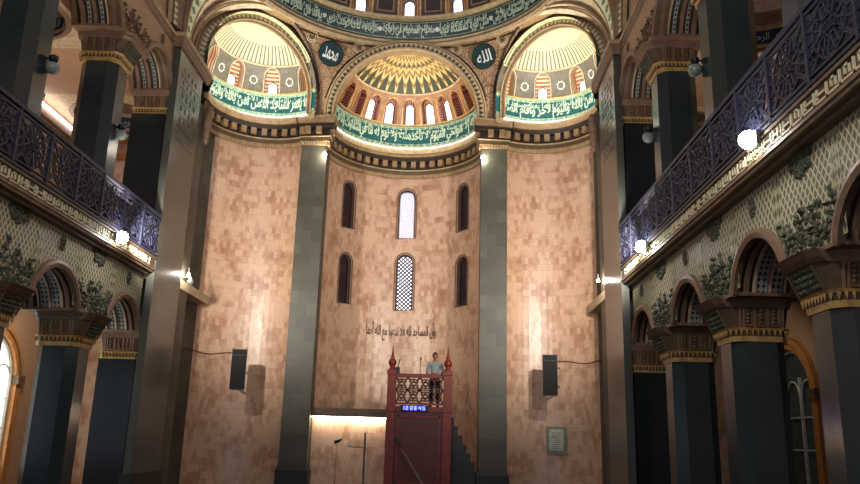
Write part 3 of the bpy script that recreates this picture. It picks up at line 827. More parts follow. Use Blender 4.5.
for k in range(-3, 3):
    a = R_(20*(k+.5))*DR; b = MB()
    for w, h0, h1, d, m in ((.52, .06, 1.7, .02, 'gold'), (.46, .11, 1.64, .03, 'squaredark'), (.33, .24, 1.5, .04, 'tan'), (.28, .29, 1.44, .05, 'dkbrown')):
        for u in range(2):
            for vv in range(3):
                z0_, z1_ = DZ+h0+(h1-h0)*vv/3, DZ+h0+(h1-h0)*(vv+1)/3; x0_, x1_ = a-w+w*u, a-w+w*(u+1)
                b.face([FDs(x0_, z0_, d), FDs(x1_, z0_, d), FDs(x1_, z1_, d), FDs(x0_, z1_, d)], m)
    b.tube([FDs(a+.15*cos(2*pi*i/16)*(1 if i % 2 else .75), DZ+.88+.15*sin(2*pi*i/16)*(1 if i % 2 else .75), .07) for i in range(16)], .028, 'txtw', 5, True)
    b.build('star_panel', e)
b = MB()
for k in range(-5, 5):
    for off in (.24, -.24, .3, -.3):
        a = R_(20*k)*DR+off*1.0; b.tube([FDs(a, DZ+.02+q*.3, .03) for q in range(7)], .02, 'gold' if abs(off) > .25 else 'rose', 5)
b.build('gilded_ribs', e)

# ------------------------------------------------------------------ side arcades
AR = .95; DZA = 3.85; CAPT = 4.08
rev_prof = [(.0, .16, 'rose'), (-.07, .15, 'rose'), (-.09, .08, 'rose'), (-.06, .0, 'brown'), (.05, .0, 'dkbrown'), (.06, .045, 'dkbrown'), (.12, .045, 'rose'), (.13, -.0, 'rose'), (.2, -.0, 'dkbrown'),
            (.21, .05, 'dkbrown'), (.27, .05, 'cream'), (.28, .02, 'cream'), (.32, .02, 'brown'), (.33, .055, 'chainblue'), (.52, .055, 'rose'), (.53, .02, 'cream'), (.57, .02, 'cream'), (.58, .055, 'chainblue'), (.77, .055, 'brown'),
            (.78, .02, 'cream'), (.82, .02, 'dkbrown'), (.83, .05, 'dkbrown'), (.89, .05, 'rose'), (.9, 0, 'rose'), (.98, 0, 'dkbrown'), (.99, .04, 'rose'), (1.05, .04, 'rose'), (1.06, 0, 'rose'), (1.15, 0, 'rose')]
rev_up = [(.0, .16, 'rose'), (-.07, .15, 'rose'), (-.09, .08, 'rose'), (-.06, .0, 'brown'), (.05, .0, 'dkbrown'), (.06, .045, 'rose'), (.16, .045, 'rose'), (.17, 0, 'brown'), (.25, 0, 'dkbrown'), (.26, .05, 'cream'), (.31, .05, 'dkbrown'), (.32, .055, 'dkbrown'), (.38, .055, 'chainblue'),
          (.46, .055, 'dkbrown'), (.52, .055, 'brown'), (.53, .02, 'rose'), (.62, .02, 'dkbrown'), (.63, .055, 'dkbrown'), (.68, .055, 'chainblue'), (.76, .055, 'dkbrown'), (.81, .055, 'rose'), (.82, 0, 'rose'), (.92, 0, 'brown'), (.93, .04, 'dkbrown'), (1.0, .04, 'rose'), (1.01, 0, 'rose'), (1.15, 0, 'rose')]
th0 = math.asin((CAPT-DZA)/AR)
def arcade_wall(s, sd, lvl, X, z_top, name, mat, dz):
    """hall face, arch reveals and back face of one storey"""
    e = structure(empty(name), '%s wall of the %s arcade, pierced by round arches' % (('diamond latticed lower' if lvl == 0 else 'beige upper'), sd), 'wall')
    centres = [COLS[0]-P/2-P, COLS[0]-P/2]+[COLS[0]+P/2+P*k for k in range(3)]
    FW = lambda y, z, d=0: (s*(X-d), y, z)
    r = AR*cos(th0)
    ops = []
    for c in centres:
        o = Op(c-r, c+r, CAPT+dz, CAPT+dz, 0, 'round', 0); o.top = (lambda c: (lambda y: dz+DZA+sqrt(max(0, AR*AR-(y-c)**2))))(c); ops.append(o)
    b = MB(); panel(b, FW, centres[0]-P/2, 19.55, CAPT+dz, z_top, ops, mat, 2)
    b.build('hall_face', e)
    b = MB(); panel(b, lambda y, z, d=0: (s*(X+1.15-d), y, z), centres[0]-P/2, 19.55, CAPT+dz, z_top, ops, 'beige', 2); b.build('aisle_face', e)
    b = MB()
    for c in centres: b.box(*sorted((s*X, s*(X+1.15))), c+r, c+P-r, CAPT+dz, CAPT+dz+.06, 'rose')
    b.build('impost_slab', e)
    for c in centres:
        b = MB(); arch_sweep(b, (s*X, c, DZA+dz), (0, 1, 0), (s, 0, 0), AR, rev_prof if lvl == 0 else rev_up, th0, pi-th0, 30); b.build('arch_moulding', e)
    return e
def leafmound(b, FX_, y0, y1, zb, hfun, m, st=.085, excl=None):
    y = y0
    while y < y1:
        z = zb; top = hfun(y)
        while z < zb+top:
            yy = y+random.uniform(-.045, .045); zz = z+random.uniform(-.04, .04)
            if not (excl and excl(yy, zz)):
                b.blob(FX_, yy, zz, random.uniform(.018, .032), random.uniform(.035, .07), random.uniform(.02, .08), random.uniform(-3.1, 3.1), m)
            z += st
        y += st
def oct_(hx, hy, c): return [(-hx+c, -hy), (hx-c, -hy), (hx, -hy+c), (hx, hy-c), (hx-c, hy), (-hx+c, hy), (-hx, hy-c), (-hx, -hy+c)]
def make_column(s, h0, H, upper):
    """column with octagonal granite shaft; local origin at its foot, hall side at -s x"""
    e = empty('column', (0, 0, 0), kind='thing')
    hx, hy, c = .455, .44, .2
    b = MB(); b.frustum(oct_(hx, hy, c), .35, oct_(hx, hy, c), H, 'granite'); b.build('shaft', e)
    b = MB(); b.frustum(oct_(hx+.08, hy+.08, c), 0, oct_(hx+.08, hy+.08, c), .28, 'black'); b.frustum(oct_(hx+.08, hy+.08, c), .28, oct_(hx, hy, c), .36, 'black'); b.build('base', e)
    capital(s, H, e, hx, hy, c)
    return e
def capital(s, H, e, hx, hy, c, bulge=1.):
    cp = MB()
    z = H; K = .81
    def P8(k, kx=0):   # flared octagon-square; bulges towards the hall side
        o_ = oct_(hx+k, hy+k, max(.05, c-.06)); return [(x-(s*kx if x*s < 0 else 0), y) for x, y in o_]
    cp.frustum(P8(.02), z-.04, P8(.03), z+.05, 'goldd')
    cp.frustum(P8(.04, .02), z+.15, P8(.06, .04), z+.19, 'goldd')
    cp.frustum(P8(.0, .02), z+.05, P8(.02, .03), z+.15, 'brown')
    cp.frustum(P8(.01, .05*bulge), z+.19, P8(.06, .15*bulge), z+.53, 'brown')
    cp.frustum(P8(.08, .17*bulge), z+.53, P8(.11, .22*bulge), z+.59, 'rose')
    cp.frustum(P8(.09, .20*bulge), z+.59, P8(.13, .25*bulge), z+.68, 'rose')
    co = cp.build('capital', e)
    fr = MB(); poly = P8(.045, .03); n = len(poly)
    for i in range(n):
        a, b_ = Vector((*poly[i], 0)), Vector((*poly[(i+1) % n], 0)); l = (b_-a).length; k = max(1, int(l/.085))
        for j in range(k):
            p = a.lerp(b_, (j+.5)/k); d = (b_-a).normalized(); nr = Vector((d.y, -d.x, 0))
            w = l/k*.32
            v = [p+d*w+nr*.0, p-d*w+nr*.0, p+nr*.035]; zt, zb_ = z+.15, z+.045
            fr.mesh([(v[0].x, v[0].y, zt), (v[1].x, v[1].y, zt), (v[2].x, v[2].y, zt), (p.x, p.y, zb_)], [(0, 2, 1), (0, 3, 2), (2, 3, 1), (0, 1, 3)], 'goldd')
    fr.build('pointed_fringe', co)
    # relief panels on the hall face (-s) and on both reveal faces
    xh = -s*(hx+.135)
    def FH(u, v, d=0):
        k = (v-(z+.19))/.34; return (-s*(hx+.01+.05*bulge+(.05+.10*bulge)*k+d), u, v)
    rl = MB()
    for yy in [-.28+.08*i for i in range(8)]:
        for zz in [z+.25+.075*j for j in range(4)]:
            rl.blob(FH, yy+random.uniform(-.015, .015), zz, .035, .045, .045, random.uniform(-1, 1), 'relief')
    for yy in (-.34, .34): rl.bar(FH(yy, z+.20, .03), FH(yy, z+.52, .03), .03, 'brown')
    rl.build('relief_panel', co)
    for sy in (-1, 1):
        rl = MB()
        def FN(u, v, d=0):
            k = (v-(z+.19))/.34; return (u, sy*(hy+.01+.05*k+d), v)
        for xx in (-.22, 0, .22):
            rl.box(*sorted((xx-.07, xx+.07)), *sorted((sy*(hy+.0), sy*(hy+.06))), z+.21, z+.25, 'reliefb')
            for zz in [z+.28+.065*j for j in range(4)]:
                rl.blob(FN, xx, zz, .055, .04, .04, 0, 'reliefb')
        for xx in (-.36, -.30, -.11, .11, .30, .36): rl.bar(FN(xx, z+.20, .01), FN(xx, z+.53, .01), .035, 'rose')
        rl.build('relief_panel', co)
    return co
ordn = {10.0: 'nearest', 13.45: 'second', 16.9: 'third', 20.35: 'last'}
for s, sd in ((-1, 'left'), (1, 'right')):
    arcade_wall(s, sd, 0, 6.4, 5.62, 'wall_'+sd, 'lattice', 0)
    arcade_wall(s, sd, 1, 6.32, 12.3, 'wall_upper_'+sd, 'spandrel', 6.8)
    proto = None
    for lvl in (0, 1):
        H = 3.40 if lvl == 0 else 3.40+6.8-5.95
        zb = 0 if lvl == 0 else 5.95
        src = None
        for y in COLS[:3]:
            if src is None:
                src = make_column(s, zb, H, lvl); c_ = src
            else: c_ = copy_tree(src)
            c_.location = (s*(6.45+.455), y, zb)
            if s > 0:
                w = {10.0: 'nearest the camera', 13.45: 'second from the front', 16.9: 'third from the front'}[y]
            else: w = {10.0: 'beyond the left picture edge', 13.45: 'cut by the left picture edge', 16.9: 'just before the pier'}[y]
            lb = ('blue grey octagonal ground floor column on the %s, %s' if lvl == 0 else 'blue grey octagonal gallery column behind the %s railing, %s') % (sd, w)
            tag(c_, lb, 'column', 'ground floor arcade columns' if lvl == 0 else 'gallery columns')
        # engaged half column against the pier
        e = empty('engaged_column', (s*6.84, 20.1, zb), ('dark square %s column engaged to the %s pier' % ('ground floor' if lvl == 0 else 'gallery', sd)), 'column', kind='thing')
        b = MB(); b.box(-.48, .48, -.5, .28, .3, H, 'dark')
        b.build('shaft', e); b = MB(); b.box(-.5, .54, -.56, .28, 0, .3, 'black'); b.build('base', e)
        ce = empty('capital_block', (0, -.06, 0), parent=e); cc = capital(s, H, ce, .46, .38, .1, 0.)
        # ornaments on the lower / upper spandrels
    X = 6.4
    for y in COLS[:3]:
        where = {10.0: 'closest to the camera', 13.45: 'over the second column', 16.9: 'over the third column'}[y] if s > 0 else {10.0: 'beyond the left edge', 13.45: 'over the column at the edge', 16.9: 'over the column before the pier'}[y]
        for lvl, X, zz, ztop, m in ((0, 6.4, CAPT, 5.6, 'relief'), (1, 6.32, CAPT+6.8, 12.0, 'reliefb')):
            b = MB(); FO = (lambda X: (lambda u, v, d=0: (s*(X-d), u, v)))(X)
            ex = lambda yy, z2, y=y, off=(0 if lvl == 0 else 6.8): min((yy-(y-P/2))**2, (yy-(y+P/2))**2)+(z2-DZA-off)**2 < (AR+.19)**2
            hf = lambda yy, y=y: .30+.30*abs(sin((yy-y)*7.5+.35))+.22*abs(cos((yy-y)*3.1))+random.uniform(-.05, .05)
            leafmound(b, FO, y-.86, y+.86, zz+.05, hf, m, .085, ex)
            b.box(*sorted((s*(X-.1), s*X)), y-.78, y+.78, zz-.02, zz+.04, 'rose')
            tag(b.build('leaf_ornament'), '%s carved leaf ornament on the %s %s wall, %s' % ('green' if lvl == 0 else 'bronze', sd, 'lower' if lvl == 0 else 'upper', where), 'ornament', 'carved leaf ornaments')
            if lvl == 0:
                b = MB()      # hanging rosette under the balcony
                leafmound(b, FO, y-.36, y+.36, 5.24, lambda yy: 0, m)
                for k in range(70):
                    a = random.uniform(pi, 2*pi); rr = .36*sqrt(random.random()); b.blob(FO, y+rr*cos(a), 5.6+rr*sin(a)*.95, .04, .05, .05, random.uniform(-1, 1), m)
                tag(b.build('hanging_rosette'), 'green half rosette under the %s balcony, %s' % (sd, where), 'ornament', 'half rosettes under the balconies')
                st = MB()
                for dy in (-.93, -.8, .8, .93):
                    st.face([FO(y+dy-.05, CAPT+.1, .006), FO(y+dy+.05, CAPT+.1, .006), FO(y+dy+.05, 5.6, .006), FO(y+dy-.05, 5.6, .006)], 'chainstrip', [(0, 0), (.11, 0), (.11, 1.5), (0, 1.5)])
                structure(st.build('trim_strip'), 'green diamond strips on the %s lattice wall' % sd, 'trim')
    for y in ([8.275] if s > 0 else [])+[11.725, 15.175, 18.625]:
        for lvl, X, zm in ((0, 6.4, 5.32), (1, 6.32, 12.05-.1)):
            b = MB(); FO = (lambda X: (lambda u, v, d=0: (s*(X-d), u, v)))(X); m = 'relief' if lvl == 0 else 'reliefb'
            for k in range(8): b.blob(FO, y+.065*cos(k*pi/4), zm+.12*sin(k*pi/4), .045, .055, .05, k*pi/4, m)
            b.blob(FO, y, zm, .05, .07, .07, 0, m)
            tag(b.build('wall_medallion'), 'small oval %s medallion over the %s %s arch, %s' % ('green' if lvl == 0 else 'brown', sd, 'ground floor' if lvl == 0 else 'gallery', {8.275: 'closest to the camera', 11.725: 'one arch nearer than the middle', 15.175: 'in the middle of the arcade', 18.625: 'beside the pier'}[y]), 'medallion', 'oval wall medallions')

    # balcony slab, mouldings, inscription frieze
    e = structure(empty('wall_balcony_'+sd), '%s balcony edge with brown moulding and ivory fretwork frieze' % sd, 'balcony')
    b = MB(); y0, y1 = 3.1, 19.45
    b.box(*sorted((s*6.14, s*10.6)), y0, 24.4, 5.66, 5.92, 'cream'); b.build('slab', e)
    b = MB(); b.box(*sorted((s*6.24, s*6.45)), y0, y1, 5.58, 5.65, 'brown'); b.box(*sorted((s*6.15, s*6.45)), y0, y1, 5.65, 5.7, 'rose'); b.box(*sorted((s*6.09, s*6.3)), y0, y1, 5.7, 5.75, 'rose'); b.box(*sorted((s*6.08, s*6.3)), y0, y1, 6.0, 6.05, 'friezebg')
    b.build('moulding', e)
    b = MB(); b.box(*sorted((s*6.12, s*6.3)), y0, y1, 5.75, 6.0, 'friezebg')
    rng = random.Random(3); y = y0+.05; xa, xb = sorted((s*6.095, s*6.13))
    while y < y1-.4:
        w = .30; k = rng.randint(0, 3); t = .03
        b.box(xa, xb, y, y+w, 5.775, 5.775+t, 'friezetx')
        b.box(xa, xb, y, y+t, 5.775, 5.97, 'friezetx')
        if k != 0: b.box(xa, xb, y+.1, y+.1+t, 5.83, 5.97, 'friezetx')
        if k in (1, 3): b.box(xa, xb, y+.1, y+.22, 5.94, 5.97, 'friezetx'); b.box(xa, xb, y+.2, y+.2+t, 5.85, 5.97, 'friezetx')
        if k in (0, 2): b.box(xa, xb, y+.06, y+.26, 5.87, 5.9, 'friezetx'); b.box(xa, xb, y+.24, y+.24+t, 5.83, 5.97, 'friezetx')
        y += w+.02
    b.build('frieze', e)
    # railing
    rl = empty('balcony_railing', (s*6.1, y0, 6.07), 'dark indigo openwork iron railing along the %s balcony' % sd, 'railing')
    nP = 14; pw = (y1-y0)/nP; H = 1.05
    b = MB(); b.box(-.04, .04, 0, y1-y0, H, H+.07, 'metal'); b.box(-.025, .025, 0, y1-y0, H-.09, H-.05, 'metal'); b.box(-.03, .03, 0, y1-y0, .0, .05, 'metal'); b.box(-.025, .025, 0, y1-y0, .1, .13, 'metal'); b.build('rail', rl)
    b = MB(); cy, cz = pw/2, .55; th = .03
    G = lambda a, c_, w=th: b.bar((0, a[0], a[1]), (0, c_[0], c_[1]), (w, w*1.1), 'metal', (1, 0, 0))
    b.box(-.035, .035, -.03, .03, 0, H, 'metal')
    def circ(r, y_=cy, z_=cz, n=20, w=th, ky=1.):
        pts = [(y_+r*ky*cos(2*pi*k/n), z_+r*sin(2*pi*k/n)) for k in range(n)]
        for k in range(n): G(pts[k], pts[(k+1) % n], w)
    circ(.40); circ(.33, w=.016); circ(.14); circ(.06, n=10)
    for k in range(8):
        a = k*pi/4; G((cy+.14*cos(a), cz+.14*sin(a)), (cy+.4*cos(a+.25), cz+.4*sin(a+.25))); G((cy+.14*cos(a), cz+.14*sin(a)), (cy+.4*cos(a-.25), cz+.4*sin(a-.25)))
        circ(.055, cy+.25*cos(a+.39), cz+.25*sin(a+.39), 8, .018)
    for dy in (-1, 1):
        for dz_ in (-1, 1):
            G((cy+dy*.3, cz+dz_*.28), (cy+dy*pw/2, cz+dz_*.43), .026); G((cy+dy*.38, cz+dz_*.12), (cy+dy*pw/2, cz+dz_*.2)); circ(.07, cy+dy*.46, cz+dz_*.32, 10, .02)
        G((cy+dy*.4, cz), (cy+dy*pw/2, cz)); G((cy+dy*.49, .1), (cy+dy*.49, H-.07), .016)
    G((cy, cz+.4), (cy, H-.07)); G((cy, cz-.4), (cy, .1))
    G((0, .12), (pw, .98), .03); G((0, .98), (pw, .12), .03)
    pn = b.build('railing_panel', rl)
    for k in range(1, nP):
        q = pn.copy(); C.objects.link(q); q.parent = rl; q.location = (0, k*pw, 0)
    # aisle outer walls
    FWo = lambda y, z, d=0: (s*(10.6-d), y, z)
    ops = [Op(c-1.3, c+1.3, .6, 2.85, 1.3, 'round', .12, 'orange') for c in (20.35, 16.75, 13.3, 9.85)]
    b = MB(); panel(b, FWo, -3, 24.5, 0, 5.66, ops, 'beige', 3); panel(b, FWo, -3, 24.5, 5.92, 13.5, [], 'beige', 3)
    structure(b.build('wall_outer_'+sd), 'beige outer wall of the %s aisle' % sd, 'wall')
    for o, c in zip(ops, (20.35, 16.75, 13.3, 9.85)):
        if s < 0 and c < 15: continue
        w = structure(empty(window_no()), 'tall arched aisle window on the %s, centred %s' % (sd, {20.35: 'behind the last arch', 16.75: 'behind the third column', 13.3: 'behind the second column', 9.85: 'behind the nearest column'}[c]), 'window')
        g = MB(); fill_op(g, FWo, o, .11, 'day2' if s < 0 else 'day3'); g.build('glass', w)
        g = MB(); g.tube([FWo(x, z, -.06) for x, z in o.outline(16, -.04)], .06, 'winwhite', 6)
        for x in (-.43, .43): g.bar(FWo(c+x, .6, -.06), FWo(c+x, 3.4, -.06), .07, 'winwhite')
        for x in (-.86, 0, .86): g.tube([FWo(c+x+.38*cos(pi*k/10), 2.9+.42*sin(pi*k/10), -.06) for k in range(11)], .03, 'winwhite', 6)
        for z in (1.6, 2.4): g.bar(FWo(c-1.3, z, -.06), FWo(c+1.3, z, -.06), .035, 'winwhite')
        g.build('window_frame', w)
        g = MB(); arch_sweep(g, (s*10.6, c, 2.85), (0, 1, 0), (s, 0, 0), 1.3, [(0, .32, 'orange'), (-.12, .3, 'orange'), (-.14, .16, 'brown'), (-.1, .14, 'orange'), (-.1, 0, 'orange'), (.05, 0, 'orange')], n=24)
        for dy in (-1.46, 1.46):
            g.box(*sorted((s*10.48, s*10.62)), c+dy-.14, c+dy+.14, 0, 2.8, 'orange'); g.box(*sorted((s*10.42, s*10.62)), c+dy-.18, c+dy+.18, 2.8, 3.05, 'reliefb')
        g.build('window_surround', w)
    # aisle end wall
    b = MB(); panel(b, lambda x, z, d=0: (s*x, 24.5-d, z), 6.4, 10.6, 0, 13.5, [], 'pink', 2)
    for z in (10.6, 11.2): b.box(*sorted((s*6.5, s*10.6)), 24.4, 24.5, z, z+.22, 'orange')
    structure(b.build('wall_end_'+sd), 'pink marble end wall of the %s aisle and gallery' % sd, 'wall')
    # gallery ceiling with small domes and calligraphy drums
    e = structure(empty('ceiling_gallery_'+sd), 'gallery ceiling on the %s with small blue banded domes' % sd, 'ceiling')
    cs = [8.9, 12.45, 16.0, 22.2]; cx = 8.95; rr = 1.38; zc = 11.15
    b = MB()
    for c in cs:
        n = 28; hw = P/2
        for k in range(n):
            a0, a1 = 2*pi*k/n, 2*pi*(k+1)/n
            def sq(a):
                t = min((1.65 if cos(a) > 0 else 1.39)/max(1e-6, abs(cos(a))), hw/max(1e-6, abs(sin(a)))); return (s*(cx+t*cos(a)), c+t*sin(a), zc)
            b.face([(s*(cx+rr*cos(a0)), c+rr*sin(a0), zc), (s*(cx+rr*cos(a1)), c+rr*sin(a1), zc), sq(a1), sq(a0)], 'cream')
    b.box(*sorted((s*7.46, s*7.56)), 9.9, 24.4, zc-.02, 12.3, 'beige'); b.box(*sorted((s*7.55, s*10.6)), 17.72, 20.48, zc, zc+.05, 'beige')
    b.build('soffit', e)
    for c in cs:
        b = MB(); Fc = cylF(cx, c, rr, s)
        def rb(r0, z0, r1, z1, m, n=36):
            for k in range(n):
                a0, a1 = 2*pi*k/n, 2*pi*(k+1)/n
                b.face([(s*(cx+r0*cos(a0)), c+r0*sin(a0), z0), (s*(cx+r0*cos(a1)), c+r0*sin(a1), z0), (s*(cx+r1*cos(a1)), c+r1*sin(a1), z1), (s*(cx+r1*cos(a0)), c+r1*sin(a0), z1)], m)
        rb(rr-.14, zc-.02, rr, zc, 'rose'); rb(rr-.14, zc-.02, rr-.1, zc+.1, 'rose'); rb(rr-.1, zc+.1, rr-.1, zc+.2, 'cream'); rb(rr, zc+.2, rr, zc+.62, 'navy'); rb(rr-.1, zc+.2, rr, zc+.2, 'cream'); rb(rr-.05, zc+.62, rr-.05, zc+.74, 'cream')
        rb(rr, zc+.62, rr-.05, zc+.62, 'cream')
        pr = [(rr-.05, zc+.74)]+[((rr-.05)*cos(R_(a)), zc+.74+.7*sin(R_(a))) for a in (25, 50, 75, 89)]
        for p_, q_ in zip(pr, pr[1:]): rb(p_[0], p_[1], q_[0], q_[1], 'rose')
        dm = b.build('small_dome', e)
        t = MB(); 
        for q in range(-1, 2): text_on(t, 'الرحمن الرحيم', lambda u, v, d: Fc(u*s, v, d), q*1.25-.55, q*1.25+.55, zc+.26, zc+.56, 'txtw', .01, .02)
        t.build('lettering', dm)
    b = MB(); b.box(*sorted((s*10.45, s*10.6)), 15, 24, 10.6, 10.75, 'rose')
    b.build('cornice_shelf', e)
    b = MB(); b.tube([(s*10.4, 20.3, 10.85), (s*10.4, 23.2, 10.85)], .05, 'tube', 8)
    tag(b.build('tube_light'), 'lit fluorescent tube on the outer wall of the %s gallery' % sd, 'light')
    for c in cs[1:]:
        b = MB(); arch_sweep(b, (s*10.6, c, 11.3), (0, 1, 0), (s, 0, 0), 1.0, [(0, .3, 'cream'), (-.08, .28, 'tan2'), (-.08, .15, 'rose'), (-.04, .1, 'cream'), (-.06, 0, 'tan'), (0, 0, 'tan')], n=20); b.build('blind_arch', e)

# shell closing over the arcades near the camera (outside the picture)
b = MB(); b.box(-6.6, 6.6, -3, 14.6, 18.4, 18.6, 'cream'); structure(b.build('ceiling_front'), 'plain ceiling over the front of the hall', 'ceiling')

# ------------------------------------------------------------------ floodlights on the balconies
def floodlight(x, y, z, s, label, power, aim, cone=88):
    e = empty('floodlight', (x, y, z), label, 'floodlight', 'balcony floodlights')
    b = MB(); b.box(*sorted((0, s*.09)), -.13, .13, -.1, .1, 'steel'); b.box(*sorted((s*.05, s*.14)), -.02, .02, -.12, -.08, 'steel'); b.build('housing', e)
    b = MB(); b.bar((s*.02, -.16, .1), (s*.02, -.16, -.14), .02, 'steel'); b.bar((s*.02, .16, .1), (s*.02, .16, -.14), .02, 'steel'); b.bar((s*.02, -.16, -.14), (s*.02, .16, -.14), .02, 'steel'); b.build('bracket', e)
    b = MB(); b.lathe((-s*.03, 0, 0), [(.01, -s*.13), (.08, -s*.12), (.125, -s*.07), (.14, 0), (.125, s*.07), (.08, s*.1)], 'lamp', 18, 'x'); b.build('lens', e)
    l = bpy.data.lights.new('floodlight_beam', 'SPOT'); l.energy = power; l.color = (1, .9, .78); l.shadow_soft_size = .12; l.spot_size = R_(cone); l.spot_blend = 1
    o = bpy.data.objects.new('floodlight_beam', l); C.objects.link(o); o.location = (x-s*.3, y+.1, z)
    d = Vector(aim)-o.location; o.rotation_euler = d.to_track_quat('-Z', 'Y').to_euler()
floodlight(5.98, 16.8, 5.96, 1, 'lit floodlight on the right balcony rail near the pier', 1750, (3.9, 25, 7.8))
floodlight(5.98, 10.6, 6.02, 1, 'glaring floodlight on the right balcony rail nearest the camera', 1150, (0, 28, 7), 55)
floodlight(-5.98, 16.9, 5.93, -1, 'lit floodlight on the left balcony rail near the pier', 1750, (-3.9, 25, 7.8))

# small spots at the pilaster heads and on the pier edges
k = 0
for (x, y, z, r, pw_, lb_) in ((-2.74, 24.86, 11.12, .06, 14, 'small lit spotlight at the head of the left apse pilaster'), (2.74, 24.86, 11.12, .06, 14, 'small lit spotlight at the head of the right apse pilaster'),
                         (6.02, 22.0, 6.25, .045, 12, 'small lit lamp beside the right pier'), (-6.02, 21.9, 6.12, .045, 12, 'small lit lamp beside the left pier')):
    e = empty('spotlight', (x, y, z), lb_, 'spotlight')
    b = MB(); b.lathe((0, 0, 0), [(.01, -r), (r*.7, -r*.7), (r, 0), (r*.7, r*.7), (.01, r)], 'lampS', 12); b.build('bulb', e, smooth=True)
    b = MB(); b.bar((0, 0, r), (0, .12 if y > 23 else .0, .18), .025, 'steel'); b.bar((0, 0, .18), (0, .2 if y > 23 else .0, .2), .03, 'steel'); b.build('bracket', e)
    l = bpy.data.lights.new('spot_glow', 'POINT'); l.energy = pw_; l.color = (1, .85, .68); l.shadow_soft_size = .05
    o = bpy.data.objects.new('spot_glow', l); C.objects.link(o); o.location = (x, y-.16, z)
# dome camera on the left pier edge
e = empty('dome_camera', (-5.95, 21.9, 5.92), 'small grey dome camera hanging beside the left pier', 'security camera')
b = MB(); b.lathe((0, 0, 0), [(.01, -.12), (.08, -.08), (.1, 0), (.06, .06), (.03, .14)], 'glassg', 14); b.build('dome', e, smooth=True)
b = MB(); b.bar((0, 0, .12), (-.2, 0, .12), .035, 'steel'); b.build('bracket', e)
# glass globe wall lamps on the gallery columns
def globe(x, y, z, s, lb):
    e = empty('wall_lamp', (x, y, z), lb, 'wall lamp', 'unlit globe lamps on the gallery columns')
    b = MB(); b.lathe((0, 0, -.12), [(.01, -.14), (.1, -.1), (.14, 0), (.12, .08), (.05, .12)], 'glassg', 16); b.build('globe', e, smooth=True)
    b = MB(); b.lathe((0, 0, 0), [(.06, 0), (.09, .05), (.09, .13), (.04, .16)], 'dark', 12); b.bar((0, 0, .08), (s*.12, 0, .08), .05, 'dark'); b.build('holder', e)
globe(-6.33, 13.62, 8.62, -1, 'unlit grey globe lamp on the nearest left gallery column'); globe(-6.33, 16.98, 8.6, -1, 'unlit grey globe lamp on the left gallery column further back')
globe(6.33, 13.72, 8.88, 1, 'unlit grey globe lamp on the second right gallery column'); globe(6.33, 17.2, 8.9, 1, 'unlit grey globe lamp on the third right gallery column')

# ------------------------------------------------------------------ speakers, cables, notice
def speaker(s, x, y, z, sd):
    e = empty('wall_speaker', (x, y, z), 'tall black column loudspeaker hung on the %s pink wall' % sd, 'loudspeaker')
    b = MB(); w, d, h = .23, .16, .62
    b.frustum([(-w, -d), (w, -d), (w*.8, d), (-w*.8, d)], -h, [(-w, -d), (w, -d), (w*.8, d), (-w*.8, d)], h, 'speaker')
    b.build('cabinet', e)
    b = MB(); b.box(-w+.02, w-.02, -d-.015, -d, -h+.03, h-.2, 'grille'); b.box(-w+.02, w-.02, -d-.012, -d, h-.17, h-.03, 'grille'); b.build('grille', e)
    b = MB(); b.bar((0, d, .3), (s*.25, d+.75, .3), .05, 'steel'); b.bar((0, d, -.3), (s*.25, d+.75, -.3), .05, 'steel'); b.bar((0, d+.02, -.34), (0, d+.02, .34), .06, 'steel'); b.build('bracket', e)
    e.rotation_euler = (0, 0, -s*R_(10))
speaker(-1, -4.82, 23.9, 3.56, 'left'); speaker(1, 4.85, 23.9, 3.63, 'right')
for s, sd in ((-1, 'left'), (1, 'right')):
    b = MB(); Fq = cylF(NC[0], NC[1], NR-.02, s, pi/4)
    b.tube([Fq(-1.15+ (3.1)*i/12, 4.16-.02*i/12+.05*sin(i), 0) for i in range(13)], .016, 'cable', 6)
    tag(b.build('speaker_cable'), 'thin brown cable from the %s loudspeaker to the pier' % sd, 'cable')
Fq = lambda u, v, d=0: cylF(NC[0], NC[1], NR-.02, 1, pi/4)(u, v, d)
e = empty('notice_board', (0, 0, 0), 'framed printed notice low on the right pink wall below the loudspeaker', 'notice')
s0 = -.42
def rect(b, u0, u1, v0, v1, d, m, t=.02):
    n = 4
    for i in range(n):
        a, c_ = u0+(u1-u0)*i/n, u0+(u1-u0)*(i+1)/n
        b.mesh([Fq(a, v0, d-t), Fq(c_, v0, d-t), Fq(c_, v1, d-t), Fq(a, v1, d-t), Fq(a, v0, d), Fq(c_, v0, d), Fq(c_, v1, d), Fq(a, v1, d)], [(0, 3, 2, 1), (4, 5, 6, 7), (0, 1, 5, 4), (1, 2, 6, 5), (2, 3, 7, 6), (3, 0, 4, 7)], m)
NS = -1.0
b = MB(); rect(b, NS-.33, NS+.33, 1.26, 2.12, .03, 'noticeframe'); b.build('frame', e)
b = MB(); rect(b, NS-.23, NS+.23, 1.38, 2.03, .05, 'paper'); b.build('paper', e)
b = MB()
for i in range(9): rect(b, NS-.18, NS+.18-(i % 3)*.03, 1.44+i*.06, 1.455+i*.06, .056, 'ink', .004)
b.build('printed_lines', e)

